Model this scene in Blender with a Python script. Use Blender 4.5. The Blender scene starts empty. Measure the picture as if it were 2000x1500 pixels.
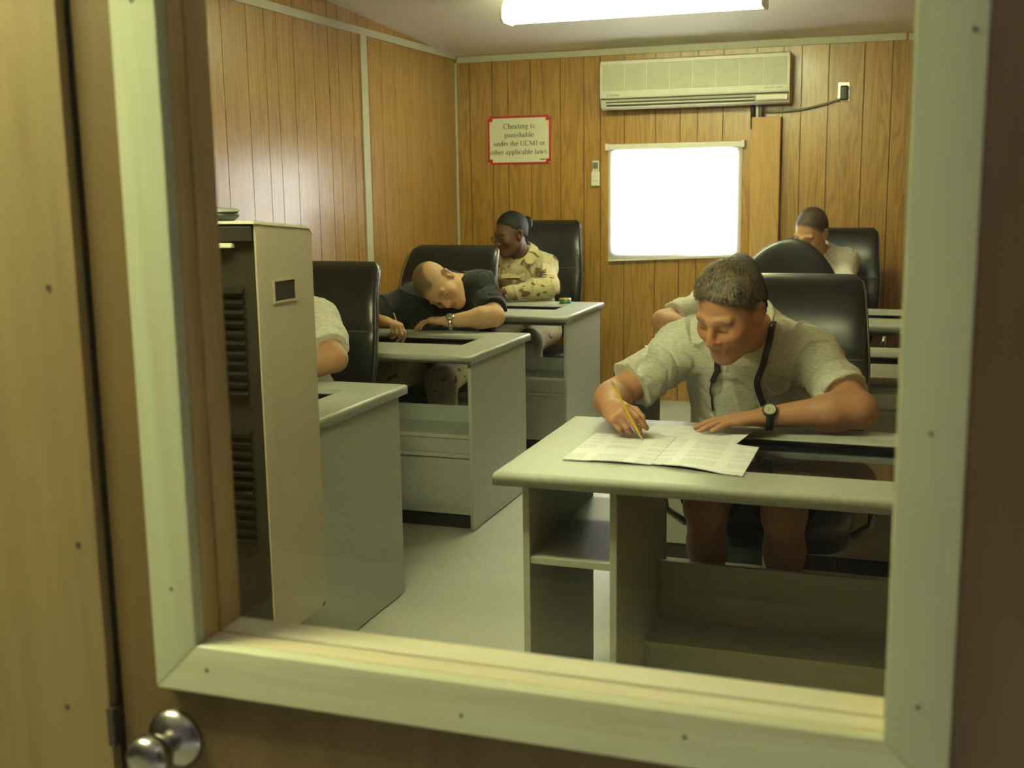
import bpy, bmesh, math, random
import numpy as np
from mathutils import Vector, Matrix

# ------------------------------------------------------------------ camera, world, exposure
SC = bpy.context.scene
COL = SC.collection
CAM_Z = 1.45
YAW, PITCH, ROLL = 0.3363, 0.17048, -0.0141
FOCAL_PX = 2223.4
_f = Vector((-math.sin(YAW)*math.cos(PITCH), math.cos(YAW)*math.cos(PITCH), -math.sin(PITCH)))
_r = _f.cross(Vector((0, 0, 1))).normalized(); _u = _r.cross(_f)
_r2 = _r*math.cos(ROLL) + _u*math.sin(ROLL); _u2 = -_r*math.sin(ROLL) + _u*math.cos(ROLL)
cam_data = bpy.data.cameras.new('camera')
cam_data.sensor_width = 36.0
cam_data.lens = 36.0*FOCAL_PX/2000.0
cam_data.clip_start = 0.02
cam_data.dof.use_dof = True
cam_data.dof.focus_distance = 4.0
cam_data.dof.aperture_fstop = 5.2
cam = bpy.data.objects.new('camera', cam_data)
cam.matrix_world = Matrix(((_r2.x, _u2.x, -_f.x, 0), (_r2.y, _u2.y, -_f.y, 0), (_r2.z, _u2.z, -_f.z, CAM_Z), (0, 0, 0, 1)))
COL.objects.link(cam)
SC.camera = cam

world = bpy.data.worlds.new('world'); SC.world = world; world.use_nodes = True
bg = world.node_tree.nodes['Background']
bg.inputs['Color'].default_value = (0.93, 0.92, 1.0, 1); bg.inputs['Strength'].default_value = 54.0   # hazy bright desert sky

SC.view_settings.view_transform = 'Standard'
SC.view_settings.look = 'None'
SC.view_settings.gamma = 1.0
SC.view_settings.use_curve_mapping = False
SC.view_settings.exposure = 1.0
SC.cycles.use_denoising = True
SC.cycles.max_bounces = 7
SC.cycles.diffuse_bounces = 3
SC.cycles.glossy_bounces = 3
SC.cycles.transparent_max_bounces = 10
SC.cycles.use_adaptive_sampling = True
SC.cycles.adaptive_threshold = 0.02
SC.cycles.sample_clamp_indirect = 6.0
SC.cycles.caustics_reflective = False
SC.cycles.caustics_refractive = False

LAMP_ROOM = 45.0          # emission of the fluorescent diffusers in the room
LAMP_HALL = 78.0
LAMP_COL = (0.97, 1.0, 0.53, 1)
HALL_COL = (0.97, 1.0, 0.53, 1)
BACK_Y, LEFT_X, RIGHT_X, DOOR_Y = 7.6, -3.045, 0.45, 1.12

# portal that tells the renderer where daylight enters
pd = bpy.data.lights.new('window_portal', 'AREA'); pd.shape = 'RECTANGLE'; pd.size = 0.86; pd.size_y = 0.74
pd.cycles.is_portal = True
po = bpy.data.objects.new('window_portal', pd); po.location = (-1.5, 7.72, 1.33)
po.rotation_euler = (math.radians(-90), 0, 0); COL.objects.link(po)

rnd = random.Random(4)

# ------------------------------------------------------------------ materials
def nodes_of(name):
    m = bpy.data.materials.new(name); m.use_nodes = True
    nt = m.node_tree
    return m, nt, nt.nodes['Principled BSDF']

def link(nt, a, b): nt.links.new(a, b)

def ramp(nt, fac, stops):
    r = nt.nodes.new('ShaderNodeValToRGB')
    el = r.color_ramp.elements
    while len(el) < len(stops): el.new(0.5)
    for e, (p, c) in zip(el, stops):
        e.position = p; e.color = (*c, 1)
    link(nt, fac, r.inputs['Fac'])
    return r.outputs['Color']

def coords(nt, scale=(1, 1, 1), kind='Object', rand=0.0):
    tc = nt.nodes.new('ShaderNodeTexCoord')
    mp = nt.nodes.new('ShaderNodeMapping')
    mp.inputs['Scale'].default_value = scale
    if kind == 'World':
        g = nt.nodes.new('ShaderNodeNewGeometry'); src = g.outputs['Position']
    else:
        src = tc.outputs[kind]
    if rand:
        oi = nt.nodes.new('ShaderNodeObjectInfo')
        mul = nt.nodes.new('ShaderNodeMath'); mul.operation = 'MULTIPLY'; mul.inputs[1].default_value = rand
        link(nt, oi.outputs['Random'], mul.inputs[0])
        add = nt.nodes.new('ShaderNodeVectorMath'); add.operation = 'ADD'
        link(nt, src, add.inputs[0]); link(nt, mul.outputs[0], add.inputs[1]); src = add.outputs[0]
    link(nt, src, mp.inputs['Vector'])
    return mp.outputs['Vector']

def noise(nt, vec, scale, detail=3, rough=0.55, dist=0.0):
    n = nt.nodes.new('ShaderNodeTexNoise')
    n.inputs['Scale'].default_value = scale; n.inputs['Detail'].default_value = detail
    n.inputs['Roughness'].default_value = rough; n.inputs['Distortion'].default_value = dist
    link(nt, vec, n.inputs['Vector'])
    return n.outputs['Fac']

def bump(nt, bsdf, height, strength=0.2, dist=0.005):
    b = nt.nodes.new('ShaderNodeBump'); b.inputs['Strength'].default_value = strength; b.inputs['Distance'].default_value = dist
    link(nt, height, b.inputs['Height']); link(nt, b.outputs['Normal'], bsdf.inputs['Normal'])

def plain(name, c, rough=0.5, var=0.08, scale=20, metal=0.0, bmp=0.0, bscale=200, spec=0.5, kind='Object'):
    m, nt, b = nodes_of(name)
    v = coords(nt, kind=kind)
    f = noise(nt, v, scale)
    lo = tuple(max(0, x*(1-var)) for x in c); hi = tuple(min(1, x*(1+var)) for x in c)
    link(nt, ramp(nt, f, [(0.3, lo), (0.7, hi)]), b.inputs['Base Color'])
    b.inputs['Roughness'].default_value = rough; b.inputs['Metallic'].default_value = metal
    b.inputs['Specular IOR Level'].default_value = spec
    if bmp:
        bump(nt, b, noise(nt, v, bscale, 2), bmp, 0.002)
    return m

def wood_panel(name, dark, mid, light, rough=0.3, coat=0.0):
    m, nt, b = nodes_of(name)
    v = coords(nt, (1, 1, 1), 'World', rand=7.0)
    def stretch(sc):
        st = nt.nodes.new('ShaderNodeMapping'); st.inputs['Scale'].default_value = sc; link(nt, v, st.inputs['Vector']); return st.outputs[0]
    broad = noise(nt, stretch((13, 13, 0.9)), 1.0, 2, 0.5, 0.8)
    # cathedral figure: bands of a stretched noise field
    w = nt.nodes.new('ShaderNodeMath'); w.operation = 'SINE'
    k = nt.nodes.new('ShaderNodeMath'); k.operation = 'MULTIPLY'; k.inputs[1].default_value = 55.0
    link(nt, broad, k.inputs[0]); link(nt, k.outputs[0], w.inputs[0])
    fine = noise(nt, stretch((170, 170, 4)), 1.0, 3)
    mx = nt.nodes.new('ShaderNodeMix'); mx.inputs[0].default_value = 0.13
    mixb = nt.nodes.new('ShaderNodeMix'); mixb.inputs[0].default_value = 0.55
    link(nt, broad, mixb.inputs[2]); link(nt, fine, mixb.inputs[3])
    link(nt, mixb.outputs[0], mx.inputs[2]); link(nt, w.outputs[0], mx.inputs[3])
    link(nt, ramp(nt, mx.outputs[0], [(0.2, dark), (0.45, mid), (0.7, light)]), b.inputs['Base Color'])
    b.inputs['Roughness'].default_value = rough
    b.inputs['Coat Weight'].default_value = coat; b.inputs['Coat Roughness'].default_value = 0.2
    bump(nt, b, fine, 0.04, 0.001)
    return m

def lumber(name, c, dark, knot=True, axis=2, rough=0.6, sc=1.0):
    m, nt, b = nodes_of(name)
    s = [14*sc, 14*sc, 14*sc]; s[axis] = 1.2*sc
    v = coords(nt, tuple(s), 'World', rand=9.0)
    f = noise(nt, v, 1.0, 4, 0.6, 0.6)
    col = ramp(nt, f, [(0.28, dark), (0.55, c), (0.85, tuple(min(1, x*1.12) for x in c))])
    if knot:
        k = [9, 9, 9]; k[axis] = 4
        v2 = coords(nt, tuple(k), 'World', rand=5.0)
        vo = nt.nodes.new('ShaderNodeTexVoronoi'); vo.inputs['Scale'].default_value = 0.8; link(nt, v2, vo.inputs['Vector'])
        kf = ramp(nt, vo.outputs['Distance'], [(0.04, (0.25, 0.2, 0.12)), (0.11, (1, 1, 1))])
        mu = nt.nodes.new('ShaderNodeMix'); mu.data_type = 'RGBA'; mu.blend_type = 'MULTIPLY'; mu.inputs[0].default_value = 0.8
        link(nt, col, mu.inputs[6]); link(nt, kf, mu.inputs[7]); col = mu.outputs[2]
    link(nt, col, b.inputs['Base Color']); b.inputs['Roughness'].default_value = rough
    bump(nt, b, f, 0.08, 0.002)
    return m

M = {}
M['wall'] = wood_panel('wall_panelling', (0.235, 0.119, 0.019), (0.338, 0.175, 0.030), (0.405, 0.217, 0.042), 0.36, 0.5)
M['groove'] = plain('groove_dark', (0.03, 0.016, 0.006), 0.8)
M['board'] = wood_panel('plywood_board', (0.38, 0.215, 0.06), (0.44, 0.255, 0.075), (0.5, 0.30, 0.095), 0.5)
M['trim'] = plain('cream_trim', (0.52, 0.50, 0.40), 0.5, 0.05)
M['ceiling'] = plain('ceiling_paint', (0.90, 0.86, 0.85), 0.55, 0.04, 3)
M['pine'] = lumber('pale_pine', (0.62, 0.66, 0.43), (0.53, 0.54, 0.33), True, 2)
M['pine_h_lit'] = lumber('pale_pine_horizontal_lit', (0.80, 0.82, 0.57), (0.64, 0.61, 0.38), True, 0)  # paler than the upright boards: stronger light from above put into the colour
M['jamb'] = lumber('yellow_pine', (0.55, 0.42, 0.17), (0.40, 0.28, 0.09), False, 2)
M['jamb_h_lit'] = lumber('yellow_pine_horizontal_lit', (0.90, 0.84, 0.60), (0.78, 0.67, 0.40), False, 0)  # light falling on the sill put into a paler colour than the jamb
M['door'] = lumber('door_plywood', (0.150, 0.098, 0.031), (0.113, 0.069, 0.021), False, 2, 0.55)
M['ply'] = lumber('wall_plywood', (0.27, 0.20, 0.085), (0.21, 0.145, 0.055), False, 2, 0.55)
M['passage'] = plain('passage_dimmed', (0.035, 0.032, 0.030), 0.8, 0.1, 3)  # unseen walls coloured dark to keep their reflection out of the door glass
M['desk'] = plain('grey_laminate', (0.35, 0.36, 0.325), 0.38, 0.05, 60, spec=0.32)
M['desk_dark'] = plain('grey_laminate_edge', (0.32, 0.325, 0.295), 0.42, 0.05, 60, spec=0.32)
M['kick'] = plain('black_kick', (0.015, 0.013, 0.012), 0.5)
M['black_glass'] = plain('black_glass', (0.006, 0.006, 0.007), 0.06, 0.05)
M['leather'] = plain('black_leather', (0.006, 0.006, 0.006), 0.30, 0.2, 12, bmp=0.08, bscale=160, spec=0.45)
M['piping'] = plain('leather_piping', (0.05, 0.05, 0.05), 0.3)
M['chrome'] = plain('chrome', (0.62, 0.60, 0.56), 0.18, 0.03, metal=1.0)
M['steel'] = plain('brushed_steel', (0.48, 0.46, 0.42), 0.27, 0.06, 30, metal=1.0)
M['black_plastic'] = plain('black_plastic', (0.015, 0.015, 0.015), 0.4)
M['dark_metal'] = plain('dark_bronze', (0.04, 0.03, 0.02), 0.5)
M['ac'] = plain('ac_cream', (0.58, 0.56, 0.45), 0.4, 0.04)
M['ac_grille'] = plain('ac_grille_cream', (0.43, 0.415, 0.315), 0.5, 0.05)
M['ac_dark'] = plain('ac_slot_dark', (0.02, 0.02, 0.018), 0.6)
M['cab_side'] = plain('cabinet_beige', (0.40, 0.35, 0.29), 0.42, 0.04, 4)
M['cab_front'] = plain('cabinet_front_brown', (0.022, 0.018, 0.014), 0.55, 0.1, spec=0.25)
M['cab_louver'] = plain('louver_black', (0.006, 0.005, 0.004), 0.8, 0.1, spec=0.08)
M['cab_top'] = plain('cabinet_cream_lit', (0.7, 0.68, 0.55), 0.4)  # light on the top edge put into a paler colour
M['white_plastic'] = plain('white_plastic', (0.72, 0.70, 0.62), 0.4, 0.04)
M['lcd'] = plain('grey_lcd', (0.16, 0.18, 0.16), 0.25)
M['red'] = plain('sign_red', (0.42, 0.016, 0.02), 0.45, 0.06)
M['sign_paper'] = plain('sign_paper', (0.72, 0.70, 0.55), 0.5, 0.02)
M['ink'] = plain('ink_grey', (0.10, 0.095, 0.07), 0.6)
M['yellow'] = plain('pencil_yellow', (0.62, 0.40, 0.03), 0.4)
M['pencil_wood'] = plain('pencil_wood', (0.62, 0.42, 0.22), 0.6)
M['eraser'] = plain('eraser_pink', (0.75, 0.5, 0.42), 0.7)
M['graphite'] = plain('graphite', (0.03, 0.03, 0.03), 0.4)
M['green_tin'] = plain('green_tin', (0.01, 0.12, 0.06), 0.3)
M['gold'] = plain('gold_lid', (0.55, 0.40, 0.12), 0.3, metal=0.7)
M['cable'] = plain('grey_cable', (0.16, 0.14, 0.10), 0.5)
M['watch_face'] = plain('watch_face', (0.42, 0.42, 0.28), 0.3)
M['shoe'] = plain('shoe_dark', (0.03, 0.026, 0.022), 0.6)
M['lanyard'] = plain('lanyard_black', (0.008, 0.008, 0.010), 0.7)

def heather(name, c, rough=0.9):
    m, nt, b = nodes_of(name)
    v = coords(nt, (1, 1, 1))
    st = nt.nodes.new('ShaderNodeMapping'); st.inputs['Scale'].default_value = (60, 60, 330); link(nt, v, st.inputs['Vector'])
    f = noise(nt, st.outputs[0], 1.0, 3)
    link(nt, ramp(nt, f, [(0.3, tuple(x*0.80 for x in c)), (0.7, tuple(min(1, x*1.14) for x in c))]), b.inputs['Base Color'])
    b.inputs['Roughness'].default_value = rough
    b.inputs['Specular IOR Level'].default_value = 0.15
    b.inputs['Sheen Weight'].default_value = 0.15
    folds = noise(nt, v, 13, 3, 0.5, 1.2)
    bump(nt, b, folds, 0.45, 0.018)
    return m
M['shirt_grey'] = heather('grey_heather_cotton', (0.50, 0.49, 0.42))
M['shirt_white'] = heather('pale_grey_cotton', (0.58, 0.56, 0.50))
M['shirt_black'] = heather('black_cotton', (0.014, 0.015, 0.017))
M['shorts'] = heather('black_shorts', (0.010, 0.010, 0.012))

def camo(name, base, brown, pale):
    m, nt, b = nodes_of(name)
    v = coords(nt, (1, 1.0, 1.6))
    f1 = noise(nt, v, 6, 1.5, 0.4, 0.6)
    f2 = noise(nt, coords(nt, (1.0, 1, 1.5)), 12, 1.2, 0.4, 1.0)
    c1 = ramp(nt, f1, [(0.40, pale), (0.47, base), (0.6, base)])
    mk = ramp(nt, f2, [(0.655, (0, 0, 0)), (0.67, (1, 1, 1))])
    mx = nt.nodes.new('ShaderNodeMix'); mx.data_type = 'RGBA'
    link(nt, mk, mx.inputs[0]); link(nt, c1, mx.inputs[6]); mx.inputs[7].default_value = (*brown, 1)
    link(nt, mx.outputs[2], b.inputs['Base Color'])
    b.inputs['Roughness'].default_value = 0.9; b.inputs['Specular IOR Level'].default_value = 0.15
    bump(nt, b, noise(nt, coords(nt), 15, 3, 0.5, 1.5), 0.4, 0.015)
    return m
M['camo'] = camo('desert_camouflage', (0.47, 0.40, 0.23), (0.16, 0.085, 0.05), (0.40, 0.36, 0.20))
M['patch'] = plain('patch_brown', (0.13, 0.07, 0.04), 0.9)
M['tape'] = plain('name_tape_tan', (0.47, 0.40, 0.23), 0.9)

def skin_mat(name):
    m, nt, b = nodes_of(name)
    a = nt.nodes.new('ShaderNodeVertexColor'); a.layer_name = 'Col'
    v = coords(nt)
    f = noise(nt, v, 45, 3)
    col = ramp(nt, f, [(0.3, (0.86, 0.83, 0.82)), (0.7, (1, 1, 1))])
    mu = nt.nodes.new('ShaderNodeMix'); mu.data_type = 'RGBA'; mu.blend_type = 'MULTIPLY'; mu.inputs[0].default_value = 1
    link(nt, a.outputs['Color'], mu.inputs[6]); link(nt, col, mu.inputs[7])
    link(nt, mu.outputs[2], b.inputs['Base Color'])
    b.inputs['Roughness'].default_value = 0.55
    b.inputs['Specular IOR Level'].default_value = 0.35
    bump(nt, b, noise(nt, v, 260, 2), 0.06, 0.001)
    return m
M['skin'] = skin_mat('skin')

def hair_mat(name, c, light, sc=(300, 300, 90)):
    m, nt, b = nodes_of(name)
    v = coords(nt, sc)
    f = noise(nt, v, 1.0, 3, 0.6, 0.5)
    big = noise(nt, coords(nt), 28, 2)
    mx = nt.nodes.new('ShaderNodeMix'); mx.inputs[0].default_value = 0.4
    link(nt, f, mx.inputs[2]); link(nt, big, mx.inputs[3])
    link(nt, ramp(nt, mx.outputs[0], [(0.38, c), (0.64, light)]), b.inputs['Base Color'])
    b.inputs['Roughness'].default_value = 0.55
    bump(nt, b, f, 0.6, 0.004)
    return m
M['hair_brown'] = hair_mat('hair_grey_brown', (0.022, 0.015, 0.009), (0.17, 0.125, 0.07), (160, 160, 60))
M['hair_dark'] = hair_mat('hair_dark_brown', (0.028, 0.017, 0.010), (0.085, 0.052, 0.028))
M['hair_black'] = hair_mat('hair_black', (0.004, 0.0035, 0.0035), (0.012, 0.010, 0.010))
M['hair_black'].node_tree.nodes['Principled BSDF'].inputs['Specular IOR Level'].default_value = 0.22

def floor_mat():
    m, nt, b = nodes_of('vinyl_floor')
    v = coords(nt, (1, 1, 1), 'World')
    base = ramp(nt, noise(nt, v, 2.2, 4), [(0.3, (0.385, 0.385, 0.335)), (0.7, (0.45, 0.445, 0.385))])
    # thin pale scuff scratches running roughly along the aisle
    mp = nt.nodes.new('ShaderNodeMapping'); mp.inputs['Rotation'].default_value = (0, 0, 0.5)
    mp.inputs['Scale'].default_value = (9, 1.1, 1); link(nt, v, mp.inputs['Vector'])
    n1 = noise(nt, mp.outputs[0], 1.5, 2, 0.5, 1.5)
    s1 = ramp(nt, n1, [(0.492, (0, 0, 0)), (0.5, (1, 1, 1)), (0.508, (0, 0, 0))])
    mp2 = nt.nodes.new('ShaderNodeMapping'); mp2.inputs['Rotation'].default_value = (0, 0, -0.9)
    mp2.inputs['Scale'].default_value = (6, 1.5, 1); link(nt, v, mp2.inputs['Vector'])
    n2 = noise(nt, mp2.outputs[0], 2.1, 2, 0.5, 1.0)
    s2 = ramp(nt, n2, [(0.495, (0, 0, 0)), (0.5, (1, 1, 1)), (0.505, (0, 0, 0))])
    ad = nt.nodes.new('ShaderNodeMix'); ad.data_type = 'RGBA'; ad.blend_type = 'ADD'; ad.inputs[0].default_value = 1
    link(nt, s1, ad.inputs[6]); link(nt, s2, ad.inputs[7])
    bw = nt.nodes.new('ShaderNodeRGBToBW'); link(nt, ad.outputs[2], bw.inputs[0])
    ml = nt.nodes.new('ShaderNodeMath'); ml.operation = 'MULTIPLY'; ml.inputs[1].default_value = 0.32; link(nt, bw.outputs[0], ml.inputs[0])
    mx = nt.nodes.new('ShaderNodeMix'); mx.data_type = 'RGBA'
    link(nt, ml.outputs[0], mx.inputs[0]); link(nt, base, mx.inputs[6]); mx.inputs[7].default_value = (0.66, 0.63, 0.52, 1)
    link(nt, mx.outputs[2], b.inputs['Base Color'])
    b.inputs['Roughness'].default_value = 0.42
    return m
M['floor'] = floor_mat()

def paper_mat(name, cols, row, x0, strength=0.55):
    """white page, fine grey print in columns (rows along object Y)"""
    m, nt, b = nodes_of(name)
    tc = nt.nodes.new('ShaderNodeTexCoord')
    sp = nt.nodes.new('ShaderNodeSeparateXYZ'); link(nt, tc.outputs['Object'], sp.inputs[0])
    def math_(op, a, bb=None):
        n = nt.nodes.new('ShaderNodeMath'); n.operation = op
        if hasattr(a, 'is_output'): link(nt, a, n.inputs[0])
        else: n.inputs[0].default_value = a
        if bb is not None:
            if hasattr(bb, 'is_output'): link(nt, bb, n.inputs[1])
            else: n.inputs[1].default_value = bb
        return n.outputs[0]
    fy = math_('FRACT', math_('MULTIPLY', sp.outputs['Y'], row))
    line = math_('LESS_THAN', fy, 0.45)
    fx = math_('FRACT', math_('MULTIPLY', math_('ADD', sp.outputs['X'], x0), cols))
    colm = math_('MULTIPLY', math_('GREATER_THAN', fx, 0.12), math_('LESS_THAN', fx, 0.88))
    mp = nt.nodes.new('ShaderNodeMapping'); mp.inputs['Scale'].default_value = (260, row, 1); link(nt, tc.outputs['Object'], mp.inputs[0])
    words = math_('GREATER_THAN', noise(nt, mp.outputs[0], 1.0, 1), 0.43)
    mp3 = nt.nodes.new('ShaderNodeMapping'); mp3.inputs['Scale'].default_value = (2.0, 30, 1); link(nt, tc.outputs['Object'], mp3.inputs[0])
    blocks = math_('GREATER_THAN', noise(nt, mp3.outputs[0], 1.0, 1), 0.44)
    k = math_('MULTIPLY', math_('MULTIPLY', math_('MULTIPLY', line, colm), math_('MULTIPLY', words, blocks)), strength)
    mx = nt.nodes.new('ShaderNodeMix'); mx.data_type = 'RGBA'
    link(nt, k, mx.inputs[0]); mx.inputs[6].default_value = (0.84, 0.85, 0.95, 1); mx.inputs[7].default_value = (0.22, 0.22, 0.2, 1)
    link(nt, mx.outputs[2], b.inputs['Base Color']); b.inputs['Roughness'].default_value = 0.7
    return m
M['page'] = paper_mat('printed_page', 9.0, 170, 0.5)
M['answer'] = paper_mat('answer_sheet_print', 16.0, 220, 0.5, 0.35)
M['paper'] = plain('white_paper', (0.8, 0.79, 0.74), 0.7, 0.02)

def lamp_mat(name, col, strength):
    m, nt, b = nodes_of(name)
    b.inputs['Emission Color'].default_value = col; b.inputs['Emission Strength'].default_value = strength
    b.inputs['Base Color'].default_value = (0.8, 0.8, 0.78, 1)
    return m
M['lamp'] = lamp_mat('fluorescent_diffuser', LAMP_COL, LAMP_ROOM)
M['lamp_front'] = lamp_mat('fluorescent_front', LAMP_COL, LAMP_ROOM*1.25)
M['lamp_hall'] = lamp_mat('fluorescent_hall', HALL_COL, LAMP_HALL)

def blind_mat():
    m, nt, b = nodes_of('blind_slat')
    out = nt.nodes['Material Output']
    tr = nt.nodes.new('ShaderNodeBsdfTranslucent'); tr.inputs['Color'].default_value = (0.85, 0.83, 0.83, 1)
    b.inputs['Base Color'].default_value = (0.8, 0.78, 0.76, 1); b.inputs['Roughness'].default_value = 0.5
    f = noise(nt, coords(nt), 6)
    mp = nt.nodes.new('ShaderNodeMapRange'); mp.inputs['To Min'].default_value = 0.55; mp.inputs['To Max'].default_value = 0.65; link(nt, f, mp.inputs['Value'])
    mx = nt.nodes.new('ShaderNodeMixShader')
    link(nt, mp.outputs[0], mx.inputs[0]); link(nt, b.outputs[0], mx.inputs[1]); link(nt, tr.outputs[0], mx.inputs[2])
    link(nt, mx.outputs[0], out.inputs['Surface'])
    return m
M['blind'] = blind_mat()

def glass_mat(name, dirt):
    m, nt, b = nodes_of(name)
    out = nt.nodes['Material Output']
    tr = nt.nodes.new('ShaderNodeBsdfTransparent'); tr.inputs['Color'].default_value = (0.93, 0.95, 0.92, 1)
    gl = nt.nodes.new('ShaderNodeBsdfGlossy'); gl.inputs['Roughness'].default_value = 0.02
    fr = nt.nodes.new('ShaderNodeFresnel'); fr.inputs['IOR'].default_value = 1.45
    mx = nt.nodes.new('ShaderNodeMixShader')
    link(nt, fr.outputs[0], mx.inputs[0]); link(nt, tr.outputs[0], mx.inputs[1]); link(nt, gl.outputs[0], mx.inputs[2])
    res = mx.outputs[0]
    if dirt:
        df = nt.nodes.new('ShaderNodeBsdfDiffuse'); df.inputs['Color'].default_value = (0.8, 0.8, 0.75, 1)
        tl = nt.nodes.new('ShaderNodeBsdfTranslucent'); tl.inputs['Color'].default_value = (0.8, 0.8, 0.75, 1)
        dd = nt.nodes.new('ShaderNodeMixShader'); dd.inputs[0].default_value = 0.5
        link(nt, df.outputs[0], dd.inputs[1]); link(nt, tl.outputs[0], dd.inputs[2])
        v = coords(nt, (1, 1, 1))
        haze = ramp(nt, noise(nt, coords(nt, (2.0, 1, 6.0)), 1.2, 3, 0.6, 1.5), [(0.40, (0.0,)*3), (0.75, (0.007,)*3)])
        # wiping streaks and specks
        vo = nt.nodes.new('ShaderNodeTexVoronoi'); vo.inputs['Scale'].default_value = 130; link(nt, v, vo.inputs['Vector'])
        sp = ramp(nt, vo.outputs['Distance'], [(0.05, (0.5,)*3), (0.13, (0,)*3)])
        area = ramp(nt, noise(nt, v, 5.5, 2), [(0.64, (0,)*3), (0.72, (1,)*3)])
        mu = nt.nodes.new('ShaderNodeMix'); mu.data_type = 'RGBA'; mu.blend_type = 'MULTIPLY'; mu.inputs[0].default_value = 1
        link(nt, sp, mu.inputs[6]); link(nt, area, mu.inputs[7])
        ad = nt.nodes.new('ShaderNodeMix'); ad.data_type = 'RGBA'; ad.blend_type = 'ADD'; ad.inputs[0].default_value = 1
        link(nt, haze, ad.inputs[6]); link(nt, mu.outputs[2], ad.inputs[7])
        m2 = nt.nodes.new('ShaderNodeMixShader')
        link(nt, ad.outputs[2], m2.inputs[0]); link(nt, res, m2.inputs[1]); link(nt, dd.outputs[0], m2.inputs[2])
        res = m2.outputs[0]
    link(nt, res, out.inputs['Surface'])
    return m
M['glass'] = glass_mat('door_glass', True)
M['clear'] = glass_mat('clear_glass', False)
M['lens'] = glass_mat('spectacle_lens', False)

# ------------------------------------------------------------------ helpers
def setp(o, label=None, cat=None, group=None, kind=None):
    if label: o['label'] = label
    if cat: o['category'] = cat
    if group: o['group'] = group
    if kind: o['kind'] = kind
    return o

def empty(name, loc, label=None, cat=None, group=None, kind=None, rz=0):
    o = bpy.data.objects.new(name, None); o.empty_display_size = 0.1
    o.location = loc; o.rotation_euler = (0, 0, rz); COL.objects.link(o)
    return setp(o, label, cat, group, kind)

def origin_of(o):
    v = Vector((0, 0, 0))
    while o is not None:
        v += o.location; o = o.parent
    return v

class G:
    """collects shapes (world coordinates unless built with local=True) for one mesh object"""
    def __init__(s): s.v = []; s.f = []
    def add(s, V, F):
        n = len(s.v); s.v += [tuple(map(float, p)) for p in V]; s.f += [tuple(i+n for i in q) for q in F]; return s
    def box(s, x0, y0, z0, x1, y1, z1):
        x0, x1 = sorted((x0, x1)); y0, y1 = sorted((y0, y1)); z0, z1 = sorted((z0, z1))
        return s.add([(x0, y0, z0), (x1, y0, z0), (x1, y1, z0), (x0, y1, z0), (x0, y0, z1), (x1, y0, z1), (x1, y1, z1), (x0, y1, z1)],
                     [(0, 3, 2, 1), (4, 5, 6, 7), (0, 1, 5, 4), (1, 2, 6, 5), (2, 3, 7, 6), (3, 0, 4, 7)])
    def prism(s, poly, axis, a, b):
        """poly: 2-D points; axis 0/1/2 is the extrusion axis"""
        def P(p, t):
            q = list(p); q.insert(axis, t); return tuple(q)
        n = len(poly)
        V = [P(p, a) for p in poly] + [P(p, b) for p in poly]
        F = [tuple(range(n))[::-1], tuple(range(n, 2*n))] + [(i, (i+1) % n, n+(i+1) % n, n+i) for i in range(n)]
        return s.add(V, F)
    def tube(s, pts, r, seg=8, cap=True):
        pts = [Vector(p) for p in pts]; n = len(pts)
        rr = r if isinstance(r, (list, tuple)) else [r]*n
        V = []; up = None
        for i, p in enumerate(pts):
            t = (pts[min(i+1, n-1)]-pts[max(i-1, 0)]).normalized()
            if up is None:
                up = Vector((0, 0, 1)) if abs(t.z) < 0.9 else Vector((1, 0, 0))
            a = t.cross(up).normalized(); up = a.cross(t).normalized()
            for k in range(seg):
                w = 2*math.pi*k/seg
                V.append(p + (a*math.cos(w) + up*math.sin(w))*rr[i])
        F = [(i*seg+k, i*seg+(k+1) % seg, (i+1)*seg+(k+1) % seg, (i+1)*seg+k) for i in range(n-1) for k in range(seg)]
        if cap: F += [tuple(range(seg))[::-1], tuple(range((n-1)*seg, n*seg))]
        return s.add(V, F)
    def lathe(s, prof, c, axis=(0, 0, 1), seg=24):
        """prof: (radius, height) pairs along axis from c"""
        ax = Vector(axis).normalized(); up = Vector((1, 0, 0)) if abs(ax.x) < 0.8 else Vector((0, 1, 0))
        a = ax.cross(up).normalized(); b = ax.cross(a); c = Vector(c)
        V = []
        for r, h in prof:
            for k in range(seg):
                w = 2*math.pi*k/seg
                V.append(c + ax*h + (a*math.cos(w)+b*math.sin(w))*max(r, 1e-5))
        n = len(prof)
        F = [(i*seg+k, i*seg+(k+1) % seg, (i+1)*seg+(k+1) % seg, (i+1)*seg+k) for i in range(n-1) for k in range(seg)]
        F += [tuple(range(seg))[::-1], tuple(range((n-1)*seg, n*seg))]
        return s.add(V, F)
    def build(s, name, mat, parent=None, smooth=False, bevel=0.0, seg=2, local=False, **props):
        me = bpy.data.meshes.new(name)
        off = Vector((0, 0, 0)) if (local or parent is None) else origin_of(parent)
        me.from_pydata([(x-off.x, y-off.y, z-off.z) for x, y, z in s.v], [], s.f)
        bm = bmesh.new(); bm.from_mesh(me)
        bmesh.ops.recalc_face_normals(bm, faces=bm.faces)
        if bevel:
            bmesh.ops.bevel(bm, geom=[e for e in bm.edges if e.calc_face_angle(0) > 0.6], offset=bevel, segments=seg, affect='EDGES', profile=0.5)
        bm.to_mesh(me); bm.free()
        if smooth or bevel:
            for p in me.polygons: p.use_smooth = True
        o = bpy.data.objects.new(name, me); COL.objects.link(o)
        if bevel and not smooth:
            wn = o.modifiers.new('weighted_normal', 'WEIGHTED_NORMAL'); wn.keep_sharp = True
        if parent is not None: o.parent = parent
        if mat is not None: me.materials.append(M[mat] if isinstance(mat, str) else mat)
        return setp(o, **props)

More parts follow.
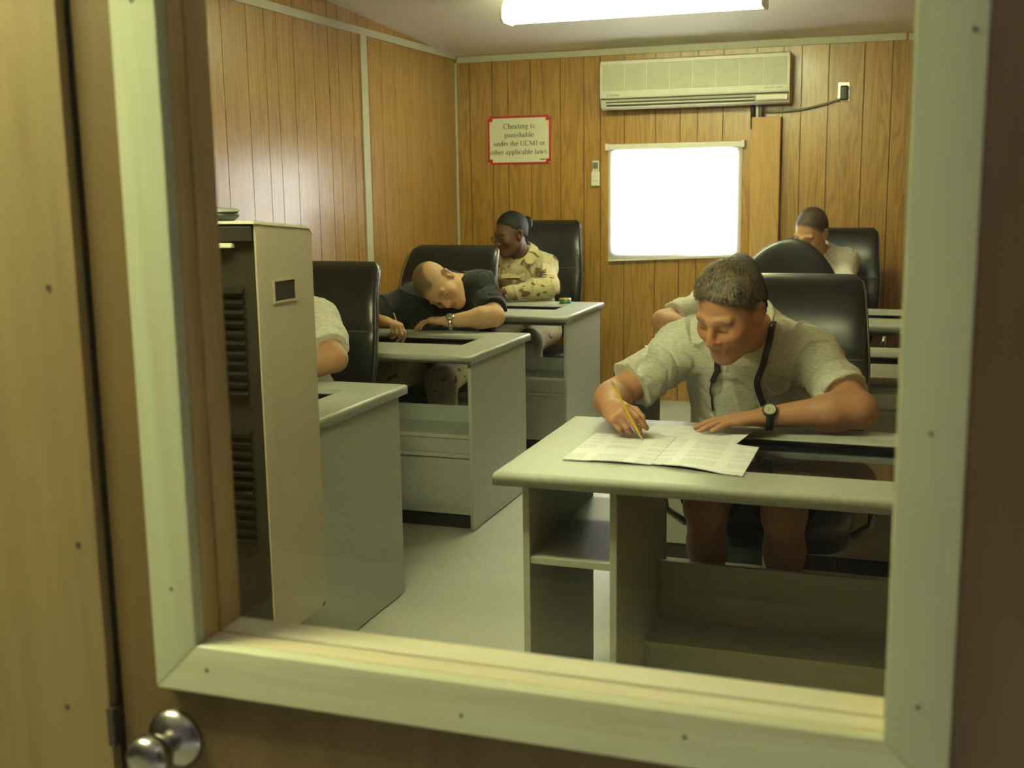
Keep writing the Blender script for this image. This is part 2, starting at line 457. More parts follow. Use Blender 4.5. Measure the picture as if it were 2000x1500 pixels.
def B(name, mat, parent, x0, y0, z0, x1, y1, z1, bevel=0.0, **kw):
    return G().box(x0, y0, z0, x1, y1, z1).build(name, mat, parent, bevel=bevel, **kw)

def text_mesh(name, txt, size, mat, parent, loc, rot, extrude=0.0, shear=0.0, **kw):
    cu = bpy.data.curves.new(name, 'FONT'); cu.body = txt; cu.size = size; cu.align_x = 'CENTER'; cu.align_y = 'CENTER'
    cu.extrude = extrude; cu.shear = shear; cu.resolution_u = 3
    t = bpy.data.objects.new(name, cu); COL.objects.link(t)
    me = bpy.data.meshes.new_from_object(t.evaluated_get(bpy.context.evaluated_depsgraph_get()))
    bpy.data.objects.remove(t); bpy.data.curves.remove(cu)
    o = bpy.data.objects.new(name, me); COL.objects.link(o)
    me.materials.clear(); me.materials.append(M[mat])
    o.parent = parent
    o.location = Vector(loc) - (origin_of(parent) if parent else Vector((0, 0, 0))); o.rotation_euler = rot
    return setp(o, **kw)

# ------------------------------------------------------------------ the room
def zceil(y):
    return 2.356 + (7.58 - y)*0.059 if y > 4.4 else 2.356 + (7.58-4.4)*0.059 - (4.4-y)*0.059

fl = B('floor', 'floor', None, -3.2, -1.6, -0.1, 0.7, 7.8, 0.0, kind='structure')
cl = G()
cl.prism([(1.16, zceil(1.16)), (4.4, zceil(4.4)), (7.75, zceil(7.75)), (7.75, 2.8), (1.16, 2.8)], 0, -3.2, 0.7)
cl.build('ceiling', 'ceiling', None, kind='structure')

WIDTHS = [0.165, 0.114, 0.165, 0.212]
# back wall: dark backing with the window opening, planks in front of it
WX0, WX1, WZ0, WZ1 = -1.93, -1.07, 0.985, 1.70
wb = G()
wb.box(LEFT_X-0.15, BACK_Y+0.006, 0, WX0, BACK_Y+0.1, 2.5); wb.box(WX1, BACK_Y+0.006, 0, RIGHT_X+0.15, BACK_Y+0.1, 2.5)
wb.box(WX0, BACK_Y+0.006, 0, WX1, BACK_Y+0.1, WZ0); wb.box(WX0, BACK_Y+0.006, WZ1, WX1, BACK_Y+0.1, 2.5)
wall_back = wb.build('wall_back', 'groove', None, kind='structure')
x = -2.938; edges = [LEFT_X]; i = 0
while x < RIGHT_X:
    edges.append(x); x += WIDTHS[i % 4]; i += 1
edges.append(RIGHT_X)
for a, b in zip(edges[:-1], edges[1:]):
    a += 0.0024; b -= 0.0024
    if b-a < 0.01: continue
    def seg(p, q, z0, z1):
        G().box(p, BACK_Y, z0, q, BACK_Y+0.006, z1).build('plank', 'wall', wall_back)
    if b <= WX0 or a >= WX1: seg(a, b, 0, 2.356)
    else:
        seg(a, b, 0, WZ0); seg(a, b, WZ1, 2.356)
        if a < WX0: seg(a, WX0, WZ0, WZ1)
        if b > WX1: seg(WX1, b, WZ0, WZ1)
# left wall
wl = G().box(LEFT_X-0.1, 1.2, 0, LEFT_X-0.006, 7.7, 2.6)
wall_left = wl.build('wall_left', 'groove', None, kind='structure')
ys = [7.6, 7.415]; y = 7.249; i = 1
while y > 1.2:
    ys.append(y); y -= [0.198, 0.172, 0.255, 0.214][i % 4] if y > 6.3 else WIDTHS[(i+1) % 4]; i += 1
ys.append(1.2)
for b, a in zip(ys[:-1], ys[1:]):
    b -= 0.0024; a += 0.0024
    if b-a < 0.01: continue
    z1, z2 = zceil(a)+0.004, zceil(b)+0.004
    V = [(LEFT_X-0.006, a, 0), (LEFT_X, a, 0), (LEFT_X, b, 0), (LEFT_X-0.006, b, 0), (LEFT_X-0.006, a, z1), (LEFT_X, a, z1), (LEFT_X, b, z2), (LEFT_X-0.006, b, z2)]
    G().add(V, [(0, 3, 2, 1), (4, 5, 6, 7), (0, 1, 5, 4), (1, 2, 6, 5), (2, 3, 7, 6), (3, 0, 4, 7)]).build('plank', 'wall', wall_left)
# right wall (beside the right-hand desks)
wall_right = B('wall_right', 'groove', None, RIGHT_X+0.006, 1.2, 0, RIGHT_X+0.1, 7.7, 2.6, kind='structure')
y = 1.2; i = 0
while y < 7.6:
    b = min(y+WIDTHS[i % 4], 7.6)
    G().box(RIGHT_X, y+0.0016, 0, RIGHT_X+0.006, b-0.0016, zceil(4.4 if y < 4.4 < b else b)).build('plank', 'wall', wall_right)
    y = b; i += 1

# cream mouldings
def trim(n, *b, **kw): return B('trim_%d' % n, 'trim', None, *b, bevel=0.002, kind='structure', **kw)
trim(1, LEFT_X+0.02, BACK_Y-0.012, 2.308, -0.075, BACK_Y, 2.350)
trim(2, LEFT_X, 1.2, 2.332, LEFT_X+0.012, BACK_Y-0.004, 2.374)
trim(3, LEFT_X, 6.126, 0.0, LEFT_X+0.011, 6.205, 2.332)
trim(4, LEFT_X, BACK_Y-0.014, 0.0, LEFT_X+0.014, BACK_Y, 2.310)
trim(5, -0.060, BACK_Y-0.012, 2.304, RIGHT_X, BACK_Y, 2.346)

# ------------------------------------------------------------------ front wall, door with window
OX0, OX1, OZ0, OZ1 = -0.793, -0.004, 0.911, 1.98   # clear opening
wf = G().box(-3.2, DOOR_Y-0.012, -0.0, -0.934, 1.2, 2.6)
wall_front = wf.build('wall_front', 'ply', None, kind='structure')
wf2 = G().box(0.075+0.10, DOOR_Y-0.012, 0, 0.7, 1.2, 2.6).build('wall_front_side', 'ply', None, kind='structure')
wf3 = G().box(-0.934, DOOR_Y-0.012, 2.1, 0.175, 1.2, 2.6).build('wall_front_over_door', 'ply', None, kind='structure')
jm = G().box(-0.934, DOOR_Y+0.02, 0, -0.915, 1.2, 2.1).build('trim_6', 'dark_metal', None, kind='structure')
door = empty('door_1', (-0.37, DOOR_Y, 0), 'brown plywood door with a large pine-framed window', kind='structure')
B('stile', 'door', door, -0.922, DOOR_Y, 0.01, OX0-0.0125, DOOR_Y+0.045, 2.09)
B('stile', 'door', door, OX1+0.0125, DOOR_Y, 0.01, 0.17, DOOR_Y+0.045, 2.09)
B('rail', 'door', door, OX0-0.012, DOOR_Y, 0.01, OX1+0.012, DOOR_Y+0.045, OZ0-0.0125)
B('rail', 'door', door, OX0-0.012, DOOR_Y, OZ1+0.0125, OX1+0.012, DOOR_Y+0.045, 2.09)
B('edge_strip', 'dark_metal', door, -0.934, DOOR_Y+0.004, 0.01, -0.929, DOOR_Y+0.03, 2.09)
# mitred casing boards
TW, TY = 0.061, 1.100
def casing(poly, mat): return G().prism(poly, 1, TY, DOOR_Y).build('casing_board', mat, door, bevel=0.0015, seg=1)
casing([(OX0-TW, OZ0-TW), (OX0, OZ0), (OX0, OZ1), (OX0-TW, OZ1+TW)], 'pine')
casing([(OX1+TW, OZ0-TW), (OX1, OZ0), (OX1, OZ1), (OX1+TW, OZ1+TW)], 'pine')
casing([(OX0-TW, OZ0-TW), (OX1+TW, OZ0-TW), (OX1, OZ0), (OX0, OZ0)], 'pine_h_lit')
casing([(OX0-TW, OZ1+TW), (OX1+TW, OZ1+TW), (OX1, OZ1), (OX0, OZ1)], 'pine_h_lit')
# jamb lining and glazing beads (two strips deep)
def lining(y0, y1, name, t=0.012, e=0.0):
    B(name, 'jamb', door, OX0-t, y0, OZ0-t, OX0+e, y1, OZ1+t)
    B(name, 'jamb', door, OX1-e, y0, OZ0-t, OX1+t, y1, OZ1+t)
    B(name, 'jamb_h_lit', door, OX0, y0, OZ0-t, OX1, y1, OZ0+e)
    B(name, 'jamb_h_lit', door, OX0, y0, OZ1-e, OX1, y1, OZ1+t)
lining(DOOR_Y+0.0003, 1.149, 'jamb_lining')
lining(1.1525, 1.197, 'glazing_bead', 0.012, 0.0012)
G().box(OX0-0.008, 1.197, OZ0-0.008, OX1+0.008, 1.202, OZ1+0.008).build('glass_pane', 'glass', door)
# knob, latch plate, nail heads
kn = Vector((-0.845, DOOR_Y, 0.775))
G().lathe([(0.039, 0), (0.039, 0.004), (0.034, 0.011), (0.022, 0.016), (0.016, 0.02)], kn, (0, -1, 0), 32).build('knob_rosette', 'steel', door, smooth=True)
G().lathe([(0.015, 0.015), (0.014, 0.026), (0.016, 0.030), (0.024, 0.038), (0.029, 0.05), (0.029, 0.06), (0.024, 0.068), (0.012, 0.072)], kn, (0, -1, 0), 32).build('door_knob', 'steel', door, smooth=True)
B('latch_plate', 'dark_metal', door, -0.936, DOOR_Y-0.016, 0.757, -0.926, DOOR_Y+0.006, 0.808)
for nx, nz in [(-0.823, 1.66), (-0.823, 0.98), (-0.78, 0.882), (-0.45, 0.872), (0.026, 1.22), (0.026, 0.95), (0.045, 1.58), (-0.2, 0.885)]:
    G().lathe([(0.0022, 0), (0.0018, 0.0012)], (nx, TY, nz), (0, -1, 0), 10).build('nail_head', 'dark_metal', door)
for nx, nz in [(-0.962, 1.02), (-0.975, 1.34), (-1.0, 0.8)]:
    G().lathe([(0.0035, 0), (0.003, 0.0015)], (nx, DOOR_Y-0.012, nz), (0, -1, 0), 10).build('screw_head', 'dark_metal', wall_front)

# the passage on this side of the door
B('wall_passage_back', 'passage', None, -3.2, -1.6, 0, 0.9, -1.5, 2.6, kind='structure')
B('wall_passage_left', 'passage', None, -3.3, -1.6, 0, -3.2, 1.12, 2.6, kind='structure')
B('wall_passage_right', 'passage', None, 0.9, -1.6, 0, 1.0, 1.2, 2.6, kind='structure')
B('ceiling_passage', 'ceiling', None, -3.3, -1.6, 2.5, 1.0, 1.15, 2.6, kind='structure')
B('floor_passage', 'floor', None, 0.7, -1.6, -0.1, 1.0, 1.2, 0.0, kind='structure')

# ------------------------------------------------------------------ ceiling lights
def ceiling_light(name, label, x0, x1, yc, zc, lamp, hw=0.10, drop=0.135):
    t = empty(name, ((x0+x1)/2, yc, zc), label, 'lamp')
    B('housing', 'white_plastic', t, x0, yc-0.024, zc-drop+0.012, x1, yc+0.024, zc, 0.004)
    for a, b in ((x0-0.012, x0), (x1, x1+0.012)):
        G().prism([(yc-0.03, zc-0.01), (yc-hw, zc-drop+0.045), (yc-hw, zc-drop-0.012), (yc-hw*0.7, zc-drop-0.028), (yc+hw*0.7, zc-drop-0.028), (yc+hw, zc-drop-0.012), (yc+hw, zc-drop+0.045), (yc+0.03, zc-0.01)], 0, a, b).build('end_cap', 'white_plastic', t)
    for s in (-1, 1):
        G().tube([(x0+0.002, yc+s*0.066, zc-drop), (x1-0.002, yc+s*0.066, zc-drop)], 0.019, 12).build('fluorescent_tube', lamp, t, smooth=True)
    return t
ceiling_light('ceiling_light', 'bright fluorescent batten light with two tubes on the sloping ceiling', -2.03, -0.72, 5.83, 2.454, 'lamp')
ceiling_light('ceiling_light', 'fluorescent batten light above the front desks near the door', -2.03, -0.72, 1.98, zceil(2.1), 'lamp_front')
ceiling_light('ceiling_light', 'fluorescent light in the passage outside the plywood door', -2.35, -1.25, 0.64, 2.495, 'lamp_hall', 0.09, 0.08)

# ------------------------------------------------------------------ window and blind
win = empty('window_1', ((WX0+WX1)/2, BACK_Y, WZ0), 'window with bright daylight behind a lowered blind', kind='structure')
for a in ((WX0, BACK_Y+0.02, WZ0, WX0+0.03, BACK_Y+0.09, WZ1), (WX1-0.03, BACK_Y+0.02, WZ0, WX1, BACK_Y+0.09, WZ1), (WX0, BACK_Y+0.02, WZ0, WX1, BACK_Y+0.09, WZ0+0.03), (WX0, BACK_Y+0.02, WZ1-0.03, WX1, BACK_Y+0.09, WZ1), (-1.515, BACK_Y+0.03, WZ0, -1.485, BACK_Y+0.08, WZ1)):
    B('window_frame', 'white_plastic', win, *a)
B('pane', 'clear', win, WX0+0.03, BACK_Y+0.055, WZ0+0.03, -1.515, BACK_Y+0.059, WZ1-0.03)
B('pane', 'clear', win, -1.485, BACK_Y+0.065, WZ0+0.03, WX1-0.03, BACK_Y+0.069, WZ1-0.03)
bl = empty('window_blind', (-1.5, BACK_Y-0.03, 1.7), 'white slatted blind glowing with daylight, hanging unevenly at the bottom', 'blind')
B('headrail', 'white_plastic', bl, -1.945, BACK_Y-0.04, 1.695, -1.045, BACK_Y-0.0008, 1.728, 0.003)
for a in (-1.955, -1.055):
    B('bracket', 'white_plastic', bl, a, BACK_Y-0.056, 1.69, a+0.022, BACK_Y-0.001, 1.733, 0.002)
sl = G()
zs = np.linspace(1.685, 0.975, 37)
for k, z in enumerate(zs):
    drop = 0.028*max(0, (k-24)/12)**1.5
    za, zb = z, z + drop
    t = 0.0105
    yc = BACK_Y-0.012
    sl.add([(-1.945, yc-0.005, za-t), (-1.050, yc-0.005, zb-t), (-1.050, yc+0.005, zb+t), (-1.945, yc+0.005, za+t)], [(0, 1, 2, 3)])
sl.build('slat_set', 'blind', bl, kind='stuff')
G().add([(-1.94, BACK_Y-0.034, 0.948), (-1.05, BACK_Y-0.034, 0.985), (-1.05, BACK_Y-0.016, 0.985), (-1.94, BACK_Y-0.016, 0.948),
         (-1.94, BACK_Y-0.034, 0.962), (-1.05, BACK_Y-0.034, 0.999), (-1.05, BACK_Y-0.016, 0.999), (-1.94, BACK_Y-0.016, 0.962)],
        [(0, 3, 2, 1), (4, 5, 6, 7), (0, 1, 5, 4), (1, 2, 6, 5), (2, 3, 7, 6), (3, 0, 4, 7)]).build('bottom_rail', 'white_plastic', bl)
for xx in (-1.83, -1.17):
    G().tube([(xx, BACK_Y-0.034, 1.70), (xx, BACK_Y-0.034, 0.97)], 0.0012, 5).build('lift_cord', 'white_plastic', bl)

# ------------------------------------------------------------------ wall-mounted air conditioner, cable, outlet, board, remote, sign
AX0, AX1, AF = -1.955, -0.745, 7.41
ac = empty('wall_air_conditioner', ((AX0+AX1)/2, BACK_Y, 1.94), 'long cream split air conditioner mounted high above the window', 'air conditioner')
G().prism([(BACK_Y, 1.955), (BACK_Y, 2.258), (AF+0.03, 2.258), (AF+0.006, 2.245), (AF, 2.22), (AF, 2.03), (AF+0.006, 2.015), (AF+0.03, 1.958), (AF+0.06, 1.945)], 0, AX0, AX1).build('body', 'ac', ac, bevel=0.004)
for a in np.linspace(AX0+0.018, AX1-0.018-0.1435, 8):
    B('grille_panel', 'ac_grille', ac, a, AF-0.003, 2.062, a+0.1405, AF+0.002, 2.222, 0.001)
B('top_lip', 'ac', ac, AX0+0.004, AF-0.004, 2.226, AX1-0.004, AF+0.012, 2.25, 0.003)
B('shadow_gap', 'ac_dark', ac, AX0+0.006, AF-0.001, 2.008, AX1-0.006, AF+0.012, 2.015)
for k in range(2):
    z = 1.990-0.021*k; yy = AF+0.010+0.009*k
    B('air_slot', 'ac_dark', ac, AX0+0.04, yy-0.004, z-0.004, AX1-0.215, yy+0.03, z+0.004)
    B('louver', 'ac', ac, AX0+0.04, yy-0.006, z-0.015, AX1-0.215, yy+0.03, z-0.006, 0.002)
B('control_cover', 'ac', ac, AX1-0.205, AF-0.002, 1.968, AX1-0.012, AF+0.03, 2.002, 0.004)
text_mesh('lettering', 'Cooline', 0.026, 'ink', ac, (AX0+0.085, AF-0.0012, 2.036), (math.pi/2, 0, 0), shear=0.2)
text_mesh('lettering', 'Auto Air Cycle', 0.017, 'ink', ac, (AX1-0.10, AF-0.0012, 2.044), (math.pi/2, 0, 0), shear=0.25)
for xx, mt, rr in ((-0.985, 'black_plastic', 0.014), (-0.955, 'white_plastic', 0.009), (-0.935, 'cable', 0.008), (-0.918, 'black_plastic', 0.006)):
    G().tube([(xx, 7.52, 1.955), (xx, 7.545, 1.90), (xx, 7.56, 1.80)], rr, 8).build('refrigerant_pipe', mt, ac, smooth=True)
pts = []
for k in range(17):
    t = k/16; xx = -0.905+t*0.475
    pts.append((xx, 7.575, 1.90 + 0.028*math.sin(0.2+t*2.2) - 0.022*math.sin(t*math.pi) + 0.055*t**2.2))
G().tube(pts, 0.007, 8).build('power_cord', 'cable', ac, smooth=True)
out = empty('wall_outlet', (-0.43, BACK_Y, 1.95), 'steel wall outlet with a black plug, right of the air conditioner', 'outlet')
B('plate', 'steel', out, -0.468, BACK_Y-0.006, 1.955, -0.396, BACK_Y, 2.072, 0.002)
B('plug', 'black_plastic', out, -0.452, BACK_Y-0.05, 1.962, -0.406, BACK_Y-0.006, 2.05, 0.008)
bd = G().box(-0.985, BACK_Y-0.085, 0.45, -0.806, BACK_Y-0.0005, 1.872).build('plywood_board', 'board', None, bevel=0.002)
setp(bd, 'tall smooth plywood cover board standing proud of the wall beside the blind', 'board')

rem = empty('remote_control', (-2.03, BACK_Y, 1.45), 'cream remote control in a holder on the wall beside the window', 'remote')
B('holder', 'white_plastic', rem, -2.061, BACK_Y-0.026, 1.455, -2.003, BACK_Y, 1.55, 0.005)
B('handset', 'ac', rem, -2.057, BACK_Y-0.022, 1.46, -2.007, BACK_Y-0.004, 1.625, 0.008)
B('display', 'lcd', rem, -2.050, BACK_Y-0.0235, 1.57, -2.014, BACK_Y-0.0215, 1.612, 0.0)
for k in range(3):
    B('button', 'lcd', rem, -2.048+0.012*k, BACK_Y-0.0272, 1.487, -2.040+0.012*k, BACK_Y-0.0255, 1.490)

# serif lettering for the notice: stroke glyphs, thick stems and thin hairlines
TK, TN = 0.122, 0.062
def _arc(cx, cy, rx, ry, a0, a1, n=18, tk=TK, tn=TN):
    P = []
    for i in range(n+1):
        a = math.radians(a0+(a1-a0)*i/n)
        P.append((cx+rx*math.cos(a), cy+ry*math.sin(a), tn+(tk-tn)*abs(math.cos(a))**1.5))
    return P
def _ln(x0, y0, x1, y1, w): return [(x0, y0, w), (x1, y1, w)]
def _stem(x, y0, y1, foot=True, head=True):
    L = [_ln(x, y0, x, y1, TK)]
    if foot: L.append(_ln(x-0.12, y0+0.015, x+0.12, y0+0.015, 0.03))
    if head: L.append(_ln(x-0.12, y1-0.05, x, y1-0.02, 0.045))
    return L
XH, CH, AS, DS = 0.45, 0.66, 0.68, -0.21
def _archn(x0, x1):
    return [[(x0, 0.33, TN), ((x0+x1)/2-0.02, XH-0.005, 0.07), (x1-0.04, XH-0.04, 0.09), (x1, 0.30, TK), (x1, 0.0, TK)], _ln(x1-0.1, 0.015, x1+0.12, 0.015, 0.03)]
GL = {
 'o': (0.50, [_arc(0.25, 0.22, 0.19, 0.21, 0, 360)]),
 'c': (0.44, [_arc(0.25, 0.22, 0.19, 0.21, 45, 315)]),
 'e': (0.44, [_arc(0.24, 0.22, 0.18, 0.21, 15, 320), _ln(0.07, 0.26, 0.42, 0.26, TN)]),
 'a': (0.44, [[(0.08, 0.34, 0.08), (0.13, 0.42, TN), (0.22, 0.43, 0.06), (0.30, 0.36, TK), (0.30, 0.06, TK), (0.36, 0.03, 0.05), (0.43, 0.06, TN)], _arc(0.19, 0.13, 0.12, 0.12, 80, 300, 12)]),
 't': (0.28, [[(0.14, 0.58, TN), (0.14, 0.40, TK), (0.14, 0.08, TK), (0.19, 0.02, 0.06), (0.27, 0.06, TN)], _ln(0.02, 0.43, 0.27, 0.43, 0.04)]),
 'i': (0.28, _stem(0.14, 0, XH) + [_ln(0.14, 0.58, 0.14, 0.68, 0.10)]),
 'l': (0.28, _stem(0.14, 0, AS)),
 'h': (0.50, _stem(0.12, 0, AS) + _archn(0.14, 0.38)),
 'n': (0.50, _stem(0.12, 0, XH) + _archn(0.14, 0.38)),
 'u': (0.50, [[(0.12, XH, TK), (0.12, 0.14, TK), (0.17, 0.04, 0.07), (0.26, 0.03, TN), (0.36, 0.11, TN)], _ln(0.02, XH-0.02, 0.12, XH-0.02, 0.03), _ln(0.38, 0, 0.38, XH, TK), _ln(0.28, XH-0.02, 0.38, XH-0.02, 0.03), _ln(0.38, 0.02, 0.49, 0.05, 0.03)]),
 'r': (0.33, _stem(0.12, 0, XH) + [[(0.14, 0.33, TN), (0.22, 0.43, 0.06), (0.31, 0.40, 0.09)]]),
 's': (0.39, [[(0.31, 0.33, 0.05), (0.27, 0.42, TN), (0.18, 0.43, 0.05), (0.10, 0.36, 0.08), (0.14, 0.27, 0.10), (0.25, 0.20, 0.10), (0.32, 0.11, 0.08), (0.24, 0.02, 0.05), (0.14, 0.02, TN), (0.07, 0.13, 0.05)]]),
 'g': (0.50, [_arc(0.22, 0.30, 0.13, 0.14, 0, 360), [(0.13, 0.18, TN), (0.10, 0.08, 0.06), (0.20, 0.03, 0.08), (0.36, 0.0, 0.09), (0.42, -0.09, 0.07), (0.33, -0.19, TN), (0.17, -0.20, TN), (0.05, -0.13, 0.06), (0.10, -0.04, TN), (0.18, 0.02, TN)], _ln(0.30, 0.40, 0.46, 0.42, 0.05)]),
 'p': (0.50, [_ln(0.12, DS, 0.12, XH, TK), _ln(0.0, DS+0.015, 0.24, DS+0.015, 0.03), _ln(0.0, XH-0.05, 0.12, XH-0.02, 0.045), _arc(0.24, 0.22, 0.18, 0.21, 150, -150)]),
 'b': (0.50, [_ln(0.12, 0.02, 0.12, AS, TK), _ln(0.0, AS-0.05, 0.12, AS-0.02, 0.045), _arc(0.25, 0.22, 0.18, 0.21, 150, -150)]),
 'd': (0.50, [_ln(0.36, 0, 0.36, AS, TK), _ln(0.24, AS-0.05, 0.36, AS-0.02, 0.045), _ln(0.36, 0.02, 0.48, 0.05, 0.03), _arc(0.23, 0.22, 0.18, 0.21, 30, 330)]),
 'w': (0.72, [_ln(0.10, XH, 0.24, 0, TK), _ln(0.24, 0, 0.36, XH-0.06, TN), _ln(0.34, XH, 0.50, 0, TK), _ln(0.50, 0, 0.64, XH, TN), _ln(0.0, XH-0.015, 0.2, XH-0.015, 0.03), _ln(0.25, XH-0.015, 0.44, XH-0.015, 0.03), _ln(0.56, XH-0.015, 0.72, XH-0.015, 0.03)]),
 'C': (0.67, [_arc(0.35, 0.33, 0.28, 0.33, 38, 322, 24, 0.12), _ln(0.57, 0.46, 0.57, 0.64, 0.04)]),
 'U': (0.72, [[(0.15, CH, 0.12), (0.15, 0.22, 0.12), (0.20, 0.08, 0.09), (0.36, 0.01, 0.05), (0.52, 0.07, 0.05), (0.58, 0.22, TN), (0.58, CH, TN)], _ln(0.02, CH-0.015, 0.28, CH-0.015, 0.03), _ln(0.47, CH-0.015, 0.69, CH-0.015, 0.03)]),
 'M': (0.89, [_ln(0.14, 0, 0.14, CH, TN), _ln(0.14, CH, 0.44, 0.03, 0.12), _ln(0.44, 0.03, 0.74, CH, TN), _ln(0.74, 0, 0.74, CH, 0.12), _ln(0.03, 0.015, 0.25, 0.015, 0.03), _ln(0.62, 0.015, 0.87, 0.015, 0.03), _ln(0.02, CH-0.015, 0.16, CH-0.015, 0.03), _ln(0.72, CH-0.015, 0.87, CH-0.015, 0.03)]),
 'J': (0.39, [[(0.24, CH, 0.12), (0.24, 0.12, 0.12), (0.19, 0.0, 0.07), (0.08, 0.02, 0.05), (0.05, 0.09, 0.07)], _ln(0.10, CH-0.015, 0.38, CH-0.015, 0.03)]),
 '.': (0.25, [_ln(0.12, 0.0, 0.12, 0.10, 0.10)]), ' ': (0.25, []),
}
def serif_line(g, txt, size, cx, zb, y):
    w = sum(GL[c][0] for c in txt)*size
    x = cx-w/2
    for c in txt:
        adv, strokes = GL[c]
        for st in strokes:
            n = len(st); V = []
            for i in range(n):
                a = st[max(i-1, 0)]; b = st[min(i+1, n-1)]
                dx, dy = b[0]-a[0], b[1]-a[1]; l = math.hypot(dx, dy) or 1
                nx, ny = -dy/l, dx/l; hw = st[i][2]/2
                V.append((x+(st[i][0]+nx*hw)*size, y, zb+(st[i][1]+ny*hw)*size))
                V.append((x+(st[i][0]-nx*hw)*size, y, zb+(st[i][1]-ny*hw)*size))
            g.add(V, [(2*i, 2*i+1, 2*i+3, 2*i+2) for i in range(n-1)])
        x += adv*size

SX0, SX1, SZ0, SZ1 = -2.808, -2.350, 1.612, 1.938
sg = empty('notice_sign', ((SX0+SX1)/2, BACK_Y, SZ0), 'red-bordered notice about cheating pinned to the panelled wall', 'sign')
B('backing', 'red', sg, SX0, BACK_Y-0.006, SZ0, SX1, BACK_Y-0.0005, SZ1, 0.001)
n_, m_ = 0.013, 0.022
a0, a1, c0, c1 = SX0+0.015, SX1-0.013, SZ0+0.013, SZ1-0.014
G().prism([(a0+m_, c0), (a1-m_, c0), (a1-m_, c0+m_), (a1, c0+m_), (a1, c1-m_), (a1-m_, c1-m_), (a1-m_, c1), (a0+m_, c1), (a0+m_, c1-m_), (a0, c1-m_), (a0, c0+m_), (a0+m_, c0+m_)], 1, BACK_Y-0.0075, BACK_Y-0.006).build('paper', 'sign_paper', sg)
for k, t in enumerate(['Cheating is', 'punishable', 'under the UCMJ or', 'other applicable laws.']):
    g = G(); serif_line(g, t, [0.0510, 0.0495, 0.0485, 0.0485][k], (SX0+SX1)/2+0.002, 1.852-0.0575*k, BACK_Y-0.0083)
    g.build('lettering', 'ink', sg, kind='stuff')
B('maker_mark', 'ink', sg, a1-0.064, BACK_Y-0.0085, SZ0+0.026, a1-0.026, BACK_Y-0.0078, SZ0+0.034)
for px_, pz_ in ((SX0+0.008, SZ0+0.008), (SX1-0.009, SZ0+0.009), (SX1-0.009, SZ1-0.009), (SX0+0.008, SZ1-0.009)):
    G().lathe([(0.005, 0), (0.003, 0.003)], (px_, BACK_Y-0.006, pz_), (0, -1, 0), 10).build('pin', 'white_plastic', sg, smooth=True)

# ------------------------------------------------------------------ free-standing cabinet air conditioner by the front desk
CX = -1.53
cab = empty('cabinet_air_conditioner', (-1.78, 2.6, 0), 'tall beige cabinet unit with a dark louvred front standing before the desk', 'air conditioner')
G().prism([(2.47, 0.285), (2.47, 1.372), (2.735, 1.350), (2.752, 1.335), (2.752, 0.31), (2.715, 0.285)], 0, CX-0.006, CX).build('side_panel', 'cab_side', cab, bevel=0.002)
G().prism([(2.47, 0.285), (2.47, 1.372), (2.735, 1.350), (2.752, 1.335), (2.752, 0.31), (2.715, 0.285)], 0, -2.03, -2.024).build('side_panel', 'cab_side', cab, bevel=0.002)
G().prism([(2.48, 0.285), (2.48, 1.362), (2.75, 1.338), (2.75, 0.285)], 0, -2.024, CX-0.006).build('body', 'cab_front', cab)
G().prism([(2.462, 1.372), (2.462, 1.379), (2.735, 1.357), (2.752, 1.341), (2.752, 1.335), (2.735, 1.350)], 0, -2.034, CX+0.003).build('top_lid', 'cab_top', cab)
B('ledge', 'cab_top', cab, -2.0, 2.458, 1.312, -1.595, 2.482, 1.324, 0.002)  # highlight on the dark front, put in as a pale strip
B('top_cover', 'cab_front', cab, -2.02, 2.464, 1.328, CX-0.008, 2.48, 1.366, 0.003)
for k in range(26):
    z = 1.20-0.026*k
    if 11 <= k <= 13: continue
    G().add([(-1.98, 2.466, z), (-1.575, 2.466, z), (-1.575, 2.48, z+0.014), (-1.98, 2.48, z+0.014), (-1.98, 2.466, z-0.003), (-1.575, 2.466, z-0.003), (-1.575, 2.48, z+0.010), (-1.98, 2.48, z+0.010)],
            [(0, 1, 2, 3), (4, 7, 6, 5), (0, 4, 5, 1), (1, 5, 6, 2), (2, 6, 7, 3), (3, 7, 4, 0)]).build('louver', 'cab_louver', cab)
hz0, hz1, hy0, hy1 = 1.172, 1.222, 2.545, 2.648
B('handle_recess', 'cab_front', cab, CX-0.004, hy0, hz0, CX+0.0012, hy1, hz1)
for a in ((hy0-0.006, hz0-0.006, hy1+0.006, hz0), (hy0-0.006, hz1, hy1+0.006, hz1+0.006), (hy0-0.006, hz0, hy0, hz1), (hy1, hz0, hy1+0.006, hz1)):
    B('handle_rim', 'cab_side', cab, CX-0.002, a[0], a[1], CX+0.004, a[2], a[3])
for xx in (-1.99, -1.585):
    for yy in (2.50, 2.66):
        B('leg', 'desk_dark', cab, xx, yy, 0.0, xx+0.03, yy+0.04, 0.286)
dv = empty('round_speaker', (-1.72, 2.58, 1.366), 'small rounded grey device with a dark oval face on top of the cabinet', 'device')
DC = (-1.725, 2.60, 1.3715)
G().lathe([(0.030, 0), (0.042, 0.002), (0.056, 0.011), (0.060, 0.018), (0.056, 0.027)], DC, (0, 0, 1), 28).build('dark_face', 'black_plastic', dv, smooth=True)
G().lathe([(0.056, 0.027), (0.061, 0.028), (0.060, 0.032), (0.046, 0.037), (0.004, 0.039)], DC, (0, 0, 1), 28).build('rim', 'lcd', dv, smooth=True)
G().lathe([(0.028, 0.0), (0.044, 0.0), (0.046, 0.003), (0.043, 0.005)], DC, (0, 0, 1), 28).build('base_ring', 'lcd', dv, smooth=True)

